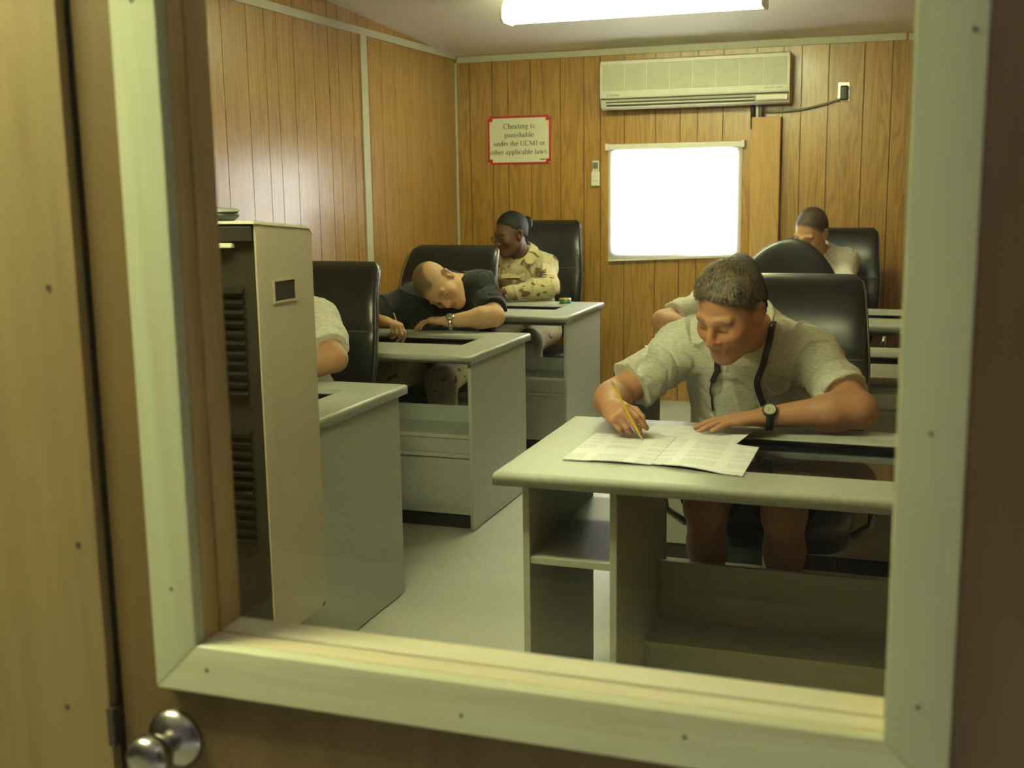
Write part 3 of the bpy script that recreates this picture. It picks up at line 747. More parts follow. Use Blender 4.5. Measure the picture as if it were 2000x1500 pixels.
# ------------------------------------------------------------------ desks
DZ = 0.765
def desk_top(x0, x1, y0, y1, hx0, hx1, hy0, hy1, root, t=0.034):
    xs = [x0, hx0, hx1, x1]; ys_ = [y0, hy0, hy1, y1]
    bm = bmesh.new()
    vs = [[bm.verts.new((a, b, DZ-t)) for b in ys_] for a in xs]
    fs = [bm.faces.new((vs[i][j], vs[i+1][j], vs[i+1][j+1], vs[i][j+1])) for i in range(3) for j in range(3) if (i, j) != (1, 1)]
    r = bmesh.ops.extrude_face_region(bm, geom=fs)
    for v in [e for e in r['geom'] if isinstance(e, bmesh.types.BMVert)]: v.co.z = DZ
    bmesh.ops.recalc_face_normals(bm, faces=bm.faces)
    ed = []
    for e in bm.edges:
        a, b = e.verts
        if abs(a.co.z-DZ) < 1e-5 and abs(b.co.z-DZ) < 1e-5:
            m = (a.co+b.co)/2
            if min(abs(m.x-x0), abs(m.x-x1), abs(m.y-y0), abs(m.y-y1)) < 1e-5: ed.append(e)
    bmesh.ops.bevel(bm, geom=ed, offset=0.011, segments=3, affect='EDGES', profile=0.5)
    o = origin_of(root)
    for v in bm.verts: v.co -= o
    me = bpy.data.meshes.new('tabletop'); bm.to_mesh(me); bm.free()
    for p in me.polygons: p.use_smooth = True
    ob = bpy.data.objects.new('tabletop', me); COL.objects.link(ob); ob.parent = root
    wn = ob.modifiers.new('weighted_normal', 'WEIGHTED_NORMAL'); me.materials.append(M['desk'])
    return ob

def desk(label, x0, x1, y0, y1, hole, kind='std', group=None):
    root = empty('desk', ((x0+x1)/2, (y0+y1)/2, 0), label, 'desk', group)
    desk_top(x0, x1, y0, y1, *hole, root)
    hx0, hx1, hy0, hy1 = hole
    B('glass_panel', 'black_glass', root, hx0-0.01, hy0-0.01, DZ-0.042, hx1+0.01, hy1+0.01, DZ-0.0335)
    zt = DZ-0.034
    if kind == 'std':
        pa, pb = y0+0.035, y1-0.05
        B('side_panel', 'desk', root, x1-0.028, pa, 0.006, x1-0.012, pb, zt, 0.0015)
        B('side_panel', 'desk', root, x0+0.012, pa, 0.006, x0+0.028, pb, zt, 0.0015)
        xa, xb = x0+0.0285, x1-0.0285
        B('modesty_panel', 'desk', root, xa, y0+0.30, 0.06, xb, y0+0.316, 0.492, 0.001)
        B('shelf', 'desk', root, xa, y0+0.045, 0.402, xb, y0+0.2995, 0.420, 0.001)
        B('front_panel', 'desk_dark', root, xa, y0+0.05, 0.336, xb, y0+0.066, 0.4015, 0.001)
        B('ledge', 'desk', root, xa, y0+0.045, 0.318, xb, y0+0.075, 0.335, 0.001)
        B('lower_panel', 'desk_dark', root, xa, y0+0.055, 0.066, xb, y0+0.071, 0.3175, 0.001)
        B('kick_plate', 'kick', root, xa, y0+0.075, 0.0, xb, y0+0.09, 0.0655)
        B('keyboard_tray', 'desk', root, xa+0.05, y0+0.47, 0.655, xb-0.05, y1-0.055, 0.671, 0.001)
        for xx in (xa+0.0, xb-0.0495):
            B('tray_bracket', 'desk_dark', root, xx, y0+0.49, 0.60, xx+0.0495, y1-0.08, 0.675, 0.001)
    else:
        pa, pb = y0+0.055, y1-0.06
        for a in (x0+0.058, x0+0.282, x1-0.03):
            B('side_panel', 'desk', root, a, pa, 0.006, a+0.018, pb, zt, 0.0015)
        B('shelf', 'desk', root, x0+0.0765, pa+0.004, 0.518, x0+0.2815, pb-0.02, 0.536, 0.001)
        xa, xb = x0+0.3005, x1-0.0305
        B('modesty_panel', 'desk_dark', root, xa, y0+0.545, 0.0, xb, y0+0.561, 0.392, 0.001)
        B('footrest_shelf', 'desk', root, xa, y0+0.36, 0.205, xb, y0+0.5445, 0.221, 0.001)
        B('front_panel', 'desk_dark', root, xa, y0+0.365, 0.0, xb, y0+0.381, 0.2045, 0.001)
    return root

LW = (-2.90, -1.70)
def std(y0, x0, x1, label):
    return desk(label, x0, x1, y0, y0+0.80, (x0+0.165, x1-0.165, y0+0.325, y0+0.635))
std(2.86, -2.89, -1.675, 'grey laminate desk behind the beige cabinet unit')
std(4.345, -2.90, -1.70, 'grey laminate desk where the man in black bends over writing')
std(5.84, -2.915, -1.725, 'grey laminate desk in front of the woman in camouflage')
desk('large grey laminate desk with open side shelves under the exam booklet', -0.945, 0.26, 2.548, 3.275, (-0.422, 0.14, 2.715, 3.165), 'front')
std(4.215, -1.06, 0.14, 'grey laminate desk behind the man with the lanyard')
std(5.78, -1.06, 0.14, 'grey laminate desk in front of the short-haired man by the wall')

# ------------------------------------------------------------------ chairs
def backrest_mesh(arch, H0=0.47, H1=1.17):
    V = []; F = []; nv, nu = 30, 36
    for j in range(nv+1):
        v = j/nv
        hw = 0.225 + 0.045*math.sin(min(1, v/0.55)*math.pi/2) - (0.030*max(0, (v-0.55)/0.45)**1.3)
        th = 0.055 - 0.012*v
        if abs(v-0.60) < 0.02: th *= 0.86
        sh = 1.0
        top = 0.52 if arch else 0.90
        ex = 2.0 if arch else 2.6
        if v > top: sh = max(0.0, 1-((v-top)/(1-top))**ex)**(1/ex)
        bot = 0.05
        if v < bot: sh = max(0.35, (1-((bot-v)/bot)**2)**0.5)
        sx = sh if arch else (0.90+0.10*sh)*(1 if sh > 0.02 else 0.97)
        sy = (0.55+0.45*sh) if arch else max(0.15, sh)
        z = H0+(H1-H0)*v
        yc = 0.235 + 0.075*v - 0.035*math.sin(v*math.pi*1.15) + 0.055*max(0, (v-0.72)/0.28)**2
        for i in range(nu):
            a = 2*math.pi*i/nu; ca, sa = math.cos(a), math.sin(a); e = 0.42
            xx = hw*max(sx, 0.02)*math.copysign(abs(ca)**e, ca)
            yy = th*max(sy, 0.05)*math.copysign(abs(sa)**0.6, sa)
            yy -= 0.035*(xx/0.27)**2   # wings wrap forward
            V.append((xx, yc+yy, z))
    for j in range(nv):
        for i in range(nu):
            F.append((j*nu+i, j*nu+(i+1) % nu, (j+1)*nu+(i+1) % nu, (j+1)*nu+i))
    F += [tuple(range(nu))[::-1], tuple(range(nv*nu, nv*nu+nu))]
    return V, F

def rounded_block(cx, cy, cz, rx, ry, rz, e=0.35, n=24, m=12):
    V = []; F = []
    for j in range(m+1):
        p = -math.pi/2+math.pi*j/m
        for i in range(n):
            a = 2*math.pi*i/n
            f = lambda c: math.copysign(abs(c)**e, c)
            V.append((cx+rx*f(math.cos(p))*f(math.cos(a)), cy+ry*f(math.cos(p))*f(math.sin(a)), cz+rz*f(math.sin(p))))
    for j in range(m):
        for i in range(n): F.append((j*n+i, j*n+(i+1) % n, (j+1)*n+(i+1) % n, (j+1)*n+i))
    return V, F

def chair(label, loc, rz, arch=False, top=1.17, wide=1.0):
    t = empty('office_chair', (loc[0], loc[1], 0), label, 'chair', rz=rz)
    V, F = backrest_mesh(arch, 0.47, top); V = [(a*wide, b, c) for a, b, c in V]
    G().add(V, F).build('backrest', 'leather', t, smooth=True, local=True)
    if not arch:
        for s in (-1, 1):
            nu = 36; pts = []
            for j in range(2, 29):
                row = V[j*nu:(j+1)*nu]; xm = max(abs(p[0]) for p in row)
                yy = sum(p[1] for p in row if abs(abs(p[0])-xm) < 0.02)/max(1, sum(1 for p in row if abs(abs(p[0])-xm) < 0.02))
                pts.append((s*(xm+0.001), yy-0.028, row[0][2]))
            G().tube(pts, 0.0035, 6).build('piping', 'piping', t, smooth=True, local=True)
        jj = int(0.60*30); row = V[jj*36:(jj+1)*36]
        G().tube([(p[0]*0.97, p[1]-0.001, p[2]) for p in sorted([p for p in row[18:36]], key=lambda q: q[0])], 0.003, 6).build('seam', 'piping', t, smooth=True, local=True)
    V, F = rounded_block(0, -0.02, 0.378, 0.255, 0.25, 0.05, 0.4)
    G().add(V, F).build('seat', 'leather', t, smooth=True, local=True)
    for s in (-1, 1):
        g = G().tube([(s*0.262, -0.12, 0.37), (s*0.315, -0.19, 0.43), (s*0.325, -0.22, 0.54), (s*0.325, -0.15, 0.615), (s*0.325, 0.05, 0.625), (s*0.315, 0.16, 0.58), (s*0.285, 0.20, 0.50)], 0.013, 8)
        a = g.build('arm_frame', 'chrome', t, smooth=True, local=True)
        V, F = rounded_block(s*0.325, -0.04, 0.635, 0.026, 0.13, 0.016, 0.5)
        p = G().add(V, F).build('arm_pad', 'black_plastic', t, smooth=True, local=True)
    G().lathe([(0.028, 0.10), (0.028, 0.26), (0.02, 0.26), (0.02, 0.35)], (0, 0, 0), (0, 0, 1), 16).build('gas_column', 'chrome', t, smooth=True, local=True)
    for k in range(5):
        a = 2*math.pi*k/5-math.pi/2; c, s_ = math.cos(a), math.sin(a)
        G().tube([(0.02*c, 0.02*s_, 0.115), (0.14*c, 0.14*s_, 0.10), (0.25*c, 0.25*s_, 0.075)], [0.026, 0.022, 0.016], 8).build('base_leg', 'black_plastic', t, smooth=True, local=True)
        G().lathe([(0.012, -0.022), (0.027, -0.020), (0.027, 0.020), (0.012, 0.022)], (0.25*c, 0.25*s_, 0.028), (-s_, c, 0), 14).build('caster', 'black_plastic', t, smooth=True, local=True)
    return t
chair('black leather office chair behind the arm beside the beige cabinet', (-2.295, 3.95), 0.06, top=1.155)
chair('black leather office chair behind the man in the black shirt', (-2.365, 5.49), -0.03, top=1.145, wide=1.07)
chair('black leather office chair behind the woman in camouflage', (-2.27, 6.98), 0.10, top=1.235)
chair('wide black leather office chair behind the man with the lanyard', (-0.390, 3.68), 0.0, top=1.145, wide=1.04)
chair('black leather office chair with a rounded arched top', (-0.535, 5.17), 0.0, arch=True, top=1.20)
chair('black leather office chair behind the short-haired man by the wall', (-0.435, 6.88), -0.04, top=1.185)

# ------------------------------------------------------------------ people: bodies grown from a smooth distance field
def nrm(v):
    v = np.asarray(v, float); return v/(np.linalg.norm(v)+1e-12)
def A3(*v): return np.array(v, float)
def lerp(a, b, t): return np.asarray(a, float)*(1-t)+np.asarray(b, float)*t

class Field:
    def __init__(s, h): s.p = []; s.h = h
    def rc(s, a, b, ra, rb, k=0.02, sub=False): s.p.append(('rc', np.asarray(a, float), np.asarray(b, float), ra, rb, k, sub)); return s
    def el(s, c, R, rad, k=0.02, sub=False): s.p.append(('el', np.asarray(c, float), np.asarray(R, float), np.asarray(rad, float), None, k, sub)); return s
    def bounds(s):
        lo = np.full(3, 1e9); hi = -lo
        for t, a, b, c, d, k, sub in s.p:
            if sub: continue
            if t == 'rc': l = np.minimum(a-c, b-d); u = np.maximum(a+c, b+d)
            else: r = np.sqrt(((np.asarray(b)*c[None, :])**2).sum(1)); l = a-r; u = a+r
            lo = np.minimum(lo, l); hi = np.maximum(hi, u)
        return lo, hi
    def grid(s, pad=0.03, infl=0.0):
        lo, hi = s.bounds(); lo = lo-pad-infl; hi = hi+pad+infl
        n = np.ceil((hi-lo)/s.h).astype(int)+1
        ax = [lo[i]+s.h*np.arange(n[i]) for i in range(3)]
        D = np.full(tuple(n), 0.2, np.float32)
        for t, a, b, c, d, k, sub in s.p:
            if t == 'rc': l = np.minimum(a-c, b-d); u = np.maximum(a+c, b+d)
            else: r = np.sqrt(((b*c[None, :])**2).sum(1)); l = a-r; u = a+r
            mg = 0.045+k+infl
            i0 = np.clip(np.floor((l-mg-lo)/s.h).astype(int), 0, n); i1 = np.clip(np.ceil((u+mg-lo)/s.h).astype(int)+1, 0, n)
            if np.any(i1 <= i0): continue
            X = ax[0][i0[0]:i1[0]].astype(np.float32)[:, None, None]; Y = ax[1][i0[1]:i1[1]].astype(np.float32)[None, :, None]; Z = ax[2][i0[2]:i1[2]].astype(np.float32)[None, None, :]
            if t == 'rc':
                v = b-a; vv = max(float(v@v), 1e-9)
                px, py, pz = X-a[0], Y-a[1], Z-a[2]
                tt = np.clip((px*v[0]+py*v[1]+pz*v[2])/vv, 0, 1)
                q = np.sqrt((px-tt*v[0])**2+(py-tt*v[1])**2+(pz-tt*v[2])**2) - (c+(d-c)*tt)
            else:
                px, py, pz = X-a[0], Y-a[1], Z-a[2]
                L = [px*b[0, i]+py*b[1, i]+pz*b[2, i] for i in range(3)]
                k0 = np.sqrt(sum((L[i]/c[i])**2 for i in range(3))); k1 = np.sqrt(sum((L[i]/c[i]**2)**2 for i in range(3)))
                q = k0*(k0-1)/np.maximum(k1, 1e-6)
            sl_ = (slice(i0[0], i1[0]), slice(i0[1], i1[1]), slice(i0[2], i1[2]))
            cur = D[sl_]
            if sub:
                hh = np.maximum(k-np.abs(cur+q), 0)/k
                D[sl_] = np.maximum(cur, -q)+hh*hh*k*0.25
            else:
                hh = np.maximum(k-np.abs(cur-q), 0)/k
                D[sl_] = np.minimum(cur, q)-hh*hh*k*0.25
        return D, lo, ax

def mesh_field(D, lo, h):
    s = D < 0
    n = D.shape
    cnt = np.zeros(tuple(x-1 for x in n), np.int8)
    off = [(i, j, k) for i in (0, 1) for j in (0, 1) for k in (0, 1)]
    for i, j, k in off: cnt += s[i:n[0]-1+i, j:n[1]-1+j, k:n[2]-1+k]
    act = np.argwhere((cnt > 0) & (cnt < 8))
    idx = np.full(cnt.shape, -1, np.int32); idx[act[:, 0], act[:, 1], act[:, 2]] = np.arange(len(act))
    dv = np.stack([D[act[:, 0]+i, act[:, 1]+j, act[:, 2]+k] for i, j, k in off], 1).astype(np.float64)
    P = np.zeros((len(act), 3)); W = np.zeros(len(act)); offa = np.array(off, float)
    for a in range(8):
        for b in range(a+1, 8):
            if np.abs(offa[a]-offa[b]).sum() != 1: continue
            m = (dv[:, a] < 0) != (dv[:, b] < 0)
            t = dv[m, a]/(dv[m, a]-dv[m, b])
            P[m] += offa[a]+(offa[b]-offa[a])*t[:, None]; W[m] += 1
    V = lo+(act+P/W[:, None])*h
    Q = []
    for ax in range(3):
        o1, o2 = [(1, 2), (2, 0), (0, 1)][ax]
        sl0 = [slice(1, n[i]-1) for i in range(3)]; sl0[ax] = slice(0, n[ax]-1)
        sl1 = list(sl0); sl1[ax] = slice(1, n[ax])
        A_, B_ = s[tuple(sl0)], s[tuple(sl1)]
        e = np.argwhere(A_ != B_)
        if len(e) == 0: continue
        flip = A_[tuple(e.T)]
        base = e.copy()
        for i in range(3):
            if i != ax: base[:, i] += 1
        def cid(d1, d2):
            c = base.copy(); c[:, o1] -= d1; c[:, o2] -= d2
            return idx[c[:, 0], c[:, 1], c[:, 2]]
        q = np.stack([cid(1, 1), cid(0, 1), cid(0, 0), cid(1, 0)], 1)
        q[~flip] = q[~flip][:, ::-1]
        Q.append(q)
    Q = np.concatenate(Q); Q = Q[(Q >= 0).all(1)]
    return V, Q

def np_mesh(name, V, Q, mat, parent, col=None, smooth_it=0):
    off = np.array(origin_of(parent)) if parent is not None else np.zeros(3)
    if smooth_it:
        ea = np.concatenate([Q[:, [0, 1]], Q[:, [1, 2]], Q[:, [2, 3]], Q[:, [3, 0]]])
        for _ in range(smooth_it):
            S = np.zeros_like(V); C = np.zeros(len(V))
            for i in range(3): S[:, i] = np.bincount(ea[:, 0], V[ea[:, 1], i], len(V)) + np.bincount(ea[:, 1], V[ea[:, 0], i], len(V))
            C = np.bincount(ea[:, 0], minlength=len(V))+np.bincount(ea[:, 1], minlength=len(V))
            V = V*0.5+0.5*S/np.maximum(C, 1)[:, None]
    me = bpy.data.meshes.new(name)
    me.vertices.add(len(V)); me.vertices.foreach_set('co', (V-off).astype(np.float32).ravel())
    me.loops.add(len(Q)*4); me.loops.foreach_set('vertex_index', Q.astype(np.int32).ravel())
    me.polygons.add(len(Q)); me.polygons.foreach_set('loop_start', np.arange(len(Q), dtype=np.int32)*4)
    me.polygons.foreach_set('loop_total', np.full(len(Q), 4, np.int32))
    me.polygons.foreach_set('use_smooth', np.ones(len(Q), bool))
    me.update(calc_edges=True); me.validate()
    if col is not None:
        ca = me.color_attributes.new('Col', 'FLOAT_COLOR', 'POINT')
        ca.data.foreach_set('color', np.concatenate([col, np.ones((len(col), 1))], 1).astype(np.float32).ravel())
    o = bpy.data.objects.new(name, me); COL.objects.link(o); o.parent = parent
    me.materials.append(M[mat])
    return o

def frame(fwd, up):
    """columns: right, forward, up of a head / hand"""
    f = nrm(fwd); r = nrm(np.cross(f, up)); u = np.cross(r, f)
    return np.stack([r, f, u], 1)

def head_prims(F, c, R, s, jaw=1.0):
    T = lambda x, y, z: c+R@(A3(x, y, z)*s)
    el = lambda x, y, z, a, b, d, k, sub=False: F.el(T(x, y, z), R, A3(a, b, d)*s, k*s, sub)
    rc = lambda p, q, a, b, k, sub=False: F.rc(T(*p), T(*q), a*s, b*s, k*s, sub)
    el(0, -0.018, 0.040, 0.077, 0.098, 0.090, 0.02)
    el(0, 0.020, -0.028, 0.063*jaw, 0.074, 0.088, 0.035)
    rc((-0.044*jaw, 0.004, -0.070), (-0.014, 0.068, -0.100), 0.024, 0.022, 0.035)
    rc((0.044*jaw, 0.004, -0.070), (0.014, 0.068, -0.100), 0.024, 0.022, 0.035)
    el(0, 0.076, -0.101, 0.020, 0.016, 0.016, 0.02)
    for sx in (-1, 1):
        el(sx*0.042, 0.062, -0.028, 0.026, 0.026, 0.026, 0.03)
        el(sx*0.033, 0.103, 0.000, 0.021, 0.019, 0.015, 0.018, True)
        el(sx*0.032, 0.0765, -0.001, 0.0155, 0.0145, 0.0125, 0.006)
        rc((sx*0.012, 0.090, 0.019), (sx*0.046, 0.076, 0.022), 0.0095, 0.0085, 0.016)
        rc((sx*0.074, -0.008, -0.034), (sx*0.086, -0.018, 0.014), 0.010, 0.0135, 0.006)
        el(sx*0.080, -0.012, -0.010, 0.0095, 0.019, 0.031, 0.006)
        el(sx*0.091, -0.006, -0.006, 0.007, 0.010, 0.018, 0.005, True)
        el(sx*0.0130, 0.0985, -0.037, 0.0095, 0.0125, 0.0085, 0.007)
    rc((0, 0.088, 0.012), (0, 0.1125, -0.029), 0.0085, 0.0115, 0.012)
    el(0, 0.113, -0.034, 0.0115, 0.011, 0.0095, 0.007)
    el(0, 0.080, -0.060, 0.030, 0.022, 0.020, 0.02)
    rc((-0.017, 0.089, -0.0625), (0.017, 0.089, -0.0625), 0.0065, 0.0065, 0.008)
    rc((-0.014, 0.0885, -0.0735), (0.014, 0.0885, -0.0735), 0.0075, 0.0075, 0.008)
    rc((-0.024, 0.101, -0.0675), (0.024, 0.101, -0.0675), 0.0030, 0.0030, 0.004, True)

def hand_prims(F, W, d, n, side, curl, thumb, s=1.0, grip=None, spread=1.0):
    """W wrist, d towards knuckles, n the way the palm faces, side towards the thumb"""
    d = nrm(d); n = nrm(n-d*(n@d)); side = nrm(side-d*(side@d)-n*(side@n))
    base = [0.028, 0.009, -0.010, -0.027]
    blen = [0.090, 0.094, 0.089, 0.080]
    ph = [(0.042, 0.025, 0.021), (0.046, 0.029, 0.022), (0.042, 0.027, 0.021), (0.033, 0.021, 0.019)]
    rad = [0.0092, 0.0094, 0.0088, 0.0078]
    tips = []
    for i in range(4):
        kb = W+(d*blen[i]+side*base[i])*s
        F.rc(W+side*base[i]*0.55*s+d*0.005*s, kb, 0.0155*s, 0.0118*s, 0.016)
        ang = 0.0; p = kb
        sp = nrm(d+side*base[i]*3.2*spread)
        for j in range(3):
            ang += math.radians(curl[i][j])
            dirv = sp*math.cos(ang)+n*math.sin(ang)
            q = p+dirv*ph[i][j]*s
            F.rc(p, q, rad[i]*s*(1-0.06*j), rad[i]*s*(0.95-0.07*j), 0.004)
            p = q
        tips.append(p)
    tb = W+(d*0.028+side*0.024+n*0.008)*s
    F.rc(W+d*0.01*s+side*0.012*s, tb, 0.016*s, 0.015*s, 0.014)
    p = tb
    for (a, b, c), L, r0, r1 in zip(thumb, (0.044, 0.033, 0.026), (0.0145, 0.0108, 0.0098), (0.0108, 0.0100, 0.0082)):
        q = p+nrm(d*a+side*b+n*c)*L*s
        F.rc(p, q, r0*s, r1*s, 0.006); p = q
    F.el(W+d*0.05*s-n*0.002*s, np.stack([side, d, n], 1), A3(0.034, 0.045, 0.0135)*s, 0.014)
    return tips, p

def wob(P, seed, sc, n=7):
    r = np.random.RandomState(seed); o = np.zeros(P[0].shape, np.float32)
    for _ in range(n):
        k = r.normal(size=3); k *= sc*r.uniform(0.6, 1.6)/np.linalg.norm(k); k2 = r.normal(size=3)*sc*0.45
        ph = r.uniform(0, 6.3, 2)
        o += np.sin(k[0]*P[0]+k[1]*P[1]+k[2]*P[2]+ph[0]+1.6*np.sin(k2[0]*P[0]+k2[1]*P[1]+k2[2]*P[2]+ph[1]))
    return o/n

def ridge(P, seed, sc, n=5):
    w = wob(P, seed, sc, n); return 1-2*np.abs(w)**0.7

def person(label, J, head, h, skin, shirt, hair, legs, hands, bulk=1.0, sleeve='short', hair_mode='short', brow=None, shirt_name='t_shirt', seed=1, cuff=0.74):
    """one seated person: body is a single continuous mesh; clothing, hair and shoes are child meshes"""
    J = {k: A3(*v) for k, v in J.items()}
    hc, R, hs = A3(*head['c']), head['R'], head['s']
    base = J['pel'].copy(); base[2] = 0
    root = empty('person', tuple(base), label, 'person')
    up = nrm(J['nek']-J['pel']); rt = J['sr']-J['sl']; rt = nrm(rt-up*(rt@up)); fw = np.cross(up, rt)
    TR = np.stack([rt, fw, up], 1)
    def torso(F, g=0.0, low=True):
        b = bulk
        if low: F.el(J['pel']+up*0.01, TR, A3(0.165*b+g, 0.120*b+g, 0.120+g), 0.05)
        F.el(lerp(J['pel'], J['nek'], 0.30)+fw*0.012, TR, A3(0.150*b+g, 0.118*b+g, 0.16+g), 0.07)
        F.el(lerp(J['pel'], J['nek'], 0.66), TR, A3(0.168*b+g, 0.112*b+g, 0.165+g), 0.06)
        mid = (J['sr']+J['sl'])/2
        F.rc(lerp(mid, J['sr'], 0.70), lerp(mid, J['sl'], 0.70), 0.070+g, 0.070+g, 0.05)
        for q in ('sr', 'sl'):
            F.rc(J['nek']+up*0.012, lerp(J['nek'], J[q], 0.85)+up*0.012, 0.050+g, 0.052+g, 0.045)
            F.el(J[q], TR, A3(0.066, 0.066, 0.066)*b**0.5+g, 0.04)
    def uparm(F, q, e, g=0.0, t=1.0, g1=None):
        g1 = g if g1 is None else g1
        end = lerp(J[q], J[e], t)
        F.rc(J[q], end, 0.056*bulk**0.6+g, (0.056+(0.045-0.056)*t)*bulk**0.6+g1, 0.03)
    F = Field(h)
    torso(F)
    for q, e, w in (('sr', 'er', 'wr'), ('sl', 'el', 'wl')):
        uparm(F, q, e)
        m = lerp(J[e], J[w], 0.28)
        F.rc(J[e], m, 0.043*bulk**0.5, 0.047*bulk**0.5, 0.03); F.rc(m, J[w], 0.047*bulk**0.5, 0.0285, 0.03)
    F.rc(J['nek']-up*0.02, hc+R@(A3(0, -0.022, -0.055)*hs), 0.062*bulk**0.5, 0.058*bulk**0.4, 0.035)
    for a, k, f in (('hr', 'kr', 'ar'), ('hl', 'kl', 'al')):
        F.rc(J[a], J[k], 0.088*bulk**0.6, 0.062, 0.04)
        m = lerp(J[k], J[f], 0.30)+A3(0, 0.012, 0)
        F.rc(J[k], m, 0.058, 0.056, 0.03); F.rc(m, J[f], 0.056, 0.038, 0.03)
    head_prims(F, hc, R, hs, head.get('jaw', 1.0))
    grips = []
    for hd in hands: grips.append(hand_prims(F, *hd))
    D, lo, ax = F.grid()
    V, Q = mesh_field(D, lo, h)
    # colour of the skin itself
    q = (V-hc)@R/hs
    base_c = np.array(skin, float); col = np.tile(base_c, (len(V), 1))
    onhead = (np.abs(q[:, 0]) < 0.1) & (q[:, 1] > -0.13) & (q[:, 1] < 0.14) & (q[:, 2] > -0.13) & (q[:, 2] < 0.15)
    def blend(mask, c): col[:] = col*(1-mask[:, None])+np.array(c)[None, :]*mask[:, None]
    g = lambda x, c, w: np.exp(-((x-c)/w)**2)
    red = base_c*A3(1.04, 0.80, 0.74)
    ax_ = np.abs(q[:, 0])
    blend(onhead*0.75*np.clip(g(ax_, 0.047, 0.026)*g(q[:, 2], -0.03, 0.03)+g(ax_, 0, 0.018)*g(q[:, 2], -0.03, 0.02)*(q[:, 1] > 0.095), 0, 1), red)
    blend(onhead*np.clip(g(ax_, 0.077, 0.014)*g(q[:, 1], -0.008, 0.025), 0, 1)*0.6, red)
    lip = onhead*(q[:, 1] > 0.078)*g(q[:, 2], -0.068, 0.0105)*np.clip(1.5-ax_/0.017, 0, 1)
    blend(lip*0.75, base_c*A3(0.80, 0.52, 0.50))
    bc = brow if brow is not None else base_c*0.35
    zb = 0.0255-0.010*np.clip((ax_-0.035)/0.02, 0, 1)
    blend(onhead*(q[:, 1] > 0.05)*(g(q[:, 2], zb, 0.0052)*np.clip((ax_-0.010)/0.006, 0, 1)*np.clip((0.056-ax_)/0.008, 0, 1))*0.85, bc)
    zl = -0.0075-0.002*((ax_-0.032)/0.014)**2
    blend(onhead*(q[:, 1] > 0.066)*g(q[:, 2], zl, 0.0026)*np.clip((ax_-0.017)/0.004, 0, 1)*np.clip((0.049-ax_)/0.004, 0, 1)*0.85, base_c*0.18)
    if hair_mode == 'stubble':
        n_ = wob((q[:, 0], q[:, 1], q[:, 2]), 3, 90, 6)*0.004
        top = np.clip((q[:, 2]+n_-0.062)/0.012, 0, 1)*np.clip((0.082-q[:, 1])/0.02, 0, 1)*np.clip((0.056-ax_)/0.012, 0, 1)
        sides = np.clip((q[:, 2]-0.0-np.clip(q[:, 1], 0, 1)*1.1)/0.02, 0, 1)*np.clip((0.055-q[:, 1])/0.02, 0, 1)*0.28
        blend(onhead*np.clip(np.maximum(top*0.92, sides), 0, 1), hair)
    if hair_mode in ('short', 'crop', 'bun'):
        yk0 = [-0.14, -0.075, -0.035, -0.018, 0.004, 0.018, 0.036, 0.060, 0.082, 0.12]
        zk0 = [-0.055, -0.055, -0.028, 0.012, 0.012, 0.022, 0.046, 0.072, 0.088, 0.094]
        blend(onhead*np.clip((q[:, 2]-np.interp(q[:, 1], yk0, zk0)+0.010)/0.016, 0, 1)*0.7, (0.06, 0.04, 0.022))
    if head.get('shadow_beard'):
        blend(onhead*(q[:, 1] > 0.0)*np.clip((-0.045-q[:, 2])/0.02, 0, 1)*0.16, base_c*0.4)
    o = np_mesh('body', V, Q, 'skin', root, col)
    # hair
    if hair_mode in ('short', 'crop', 'bun'):
        H = Field(min(h, 0.0045))
        T = lambda x, y, z: hc+R@(A3(x, y, z)*hs)
        t = {'short': 0.0035, 'crop': 0.0018, 'bun': 0.0035}[hair_mode]
        H.el(T(0, -0.018, 0.040), R, A3(0.077+t*0.75, 0.098+t*0.8, 0.090+t*1.15)*hs, 0.02)
        H.el(T(0, -0.028, -0.012), R, A3(0.070+t*0.5, 0.080+t*0.4, 0.075)*hs, 0.03)
        if hair_mode == 'short':
            for sx in (-1, 1): H.el(T(sx*0.030, -0.002, 0.074), R, A3(0.044, 0.072, 0.049)*hs, 0.03)
        if hair_mode == 'bun':
            H.el(T(0, -0.125, 0.030), R, A3(0.040, 0.035, 0.042)*hs, 0.014)
            H.rc(T(0, -0.10, 0.03), T(0, -0.12, 0.03), 0.02*hs, 0.02*hs, 0.02)
        Dh, lh, ah = H.grid()
        P = np.meshgrid(*ah, indexing='ij', sparse=True)
        L = [(sum((P[j]-hc[j])*R[j, i] for j in range(3))/hs).astype(np.float32) for i in range(3)]
        yk = [-0.14, -0.075, -0.035, -0.018, 0.004, 0.018, 0.036, 0.060, 0.082, 0.12]
        zk = {'short': [-0.050, -0.050, -0.034, 0.020, 0.020, 0.024, 0.046, 0.072, 0.088, 0.094],
              'crop': [-0.045, -0.045, -0.020, 0.014, 0.016, 0.030, 0.056, 0.080, 0.096, 0.10],
              'bun': [-0.03, -0.04, -0.022, 0.020, 0.028, 0.042, 0.060, 0.074, 0.084, 0.09]}[hair_mode]
        zz = np.interp(L[1], yk, zk).astype(np.float32)
        edge = wob(L, seed, 110, 6)*0.006
        reg = (zz-L[2]+edge)*0.75*hs
        tex = wob([L[0]*1.6, L[1]*0.7, L[2]*0.8], seed+3, 190 if hair_mode == 'short' else 150, 8)*(0.0040 if hair_mode == 'short' else 0.0012)*hs
        k = 0.010*hs
        Dh = Dh+tex
        hh = np.maximum(k-np.abs(Dh-reg), 0)/k
        Dh = np.maximum(Dh, reg)+hh*hh*k*0.25
        Vh, Qh = mesh_field(Dh.astype(np.float32), lh, H.h)
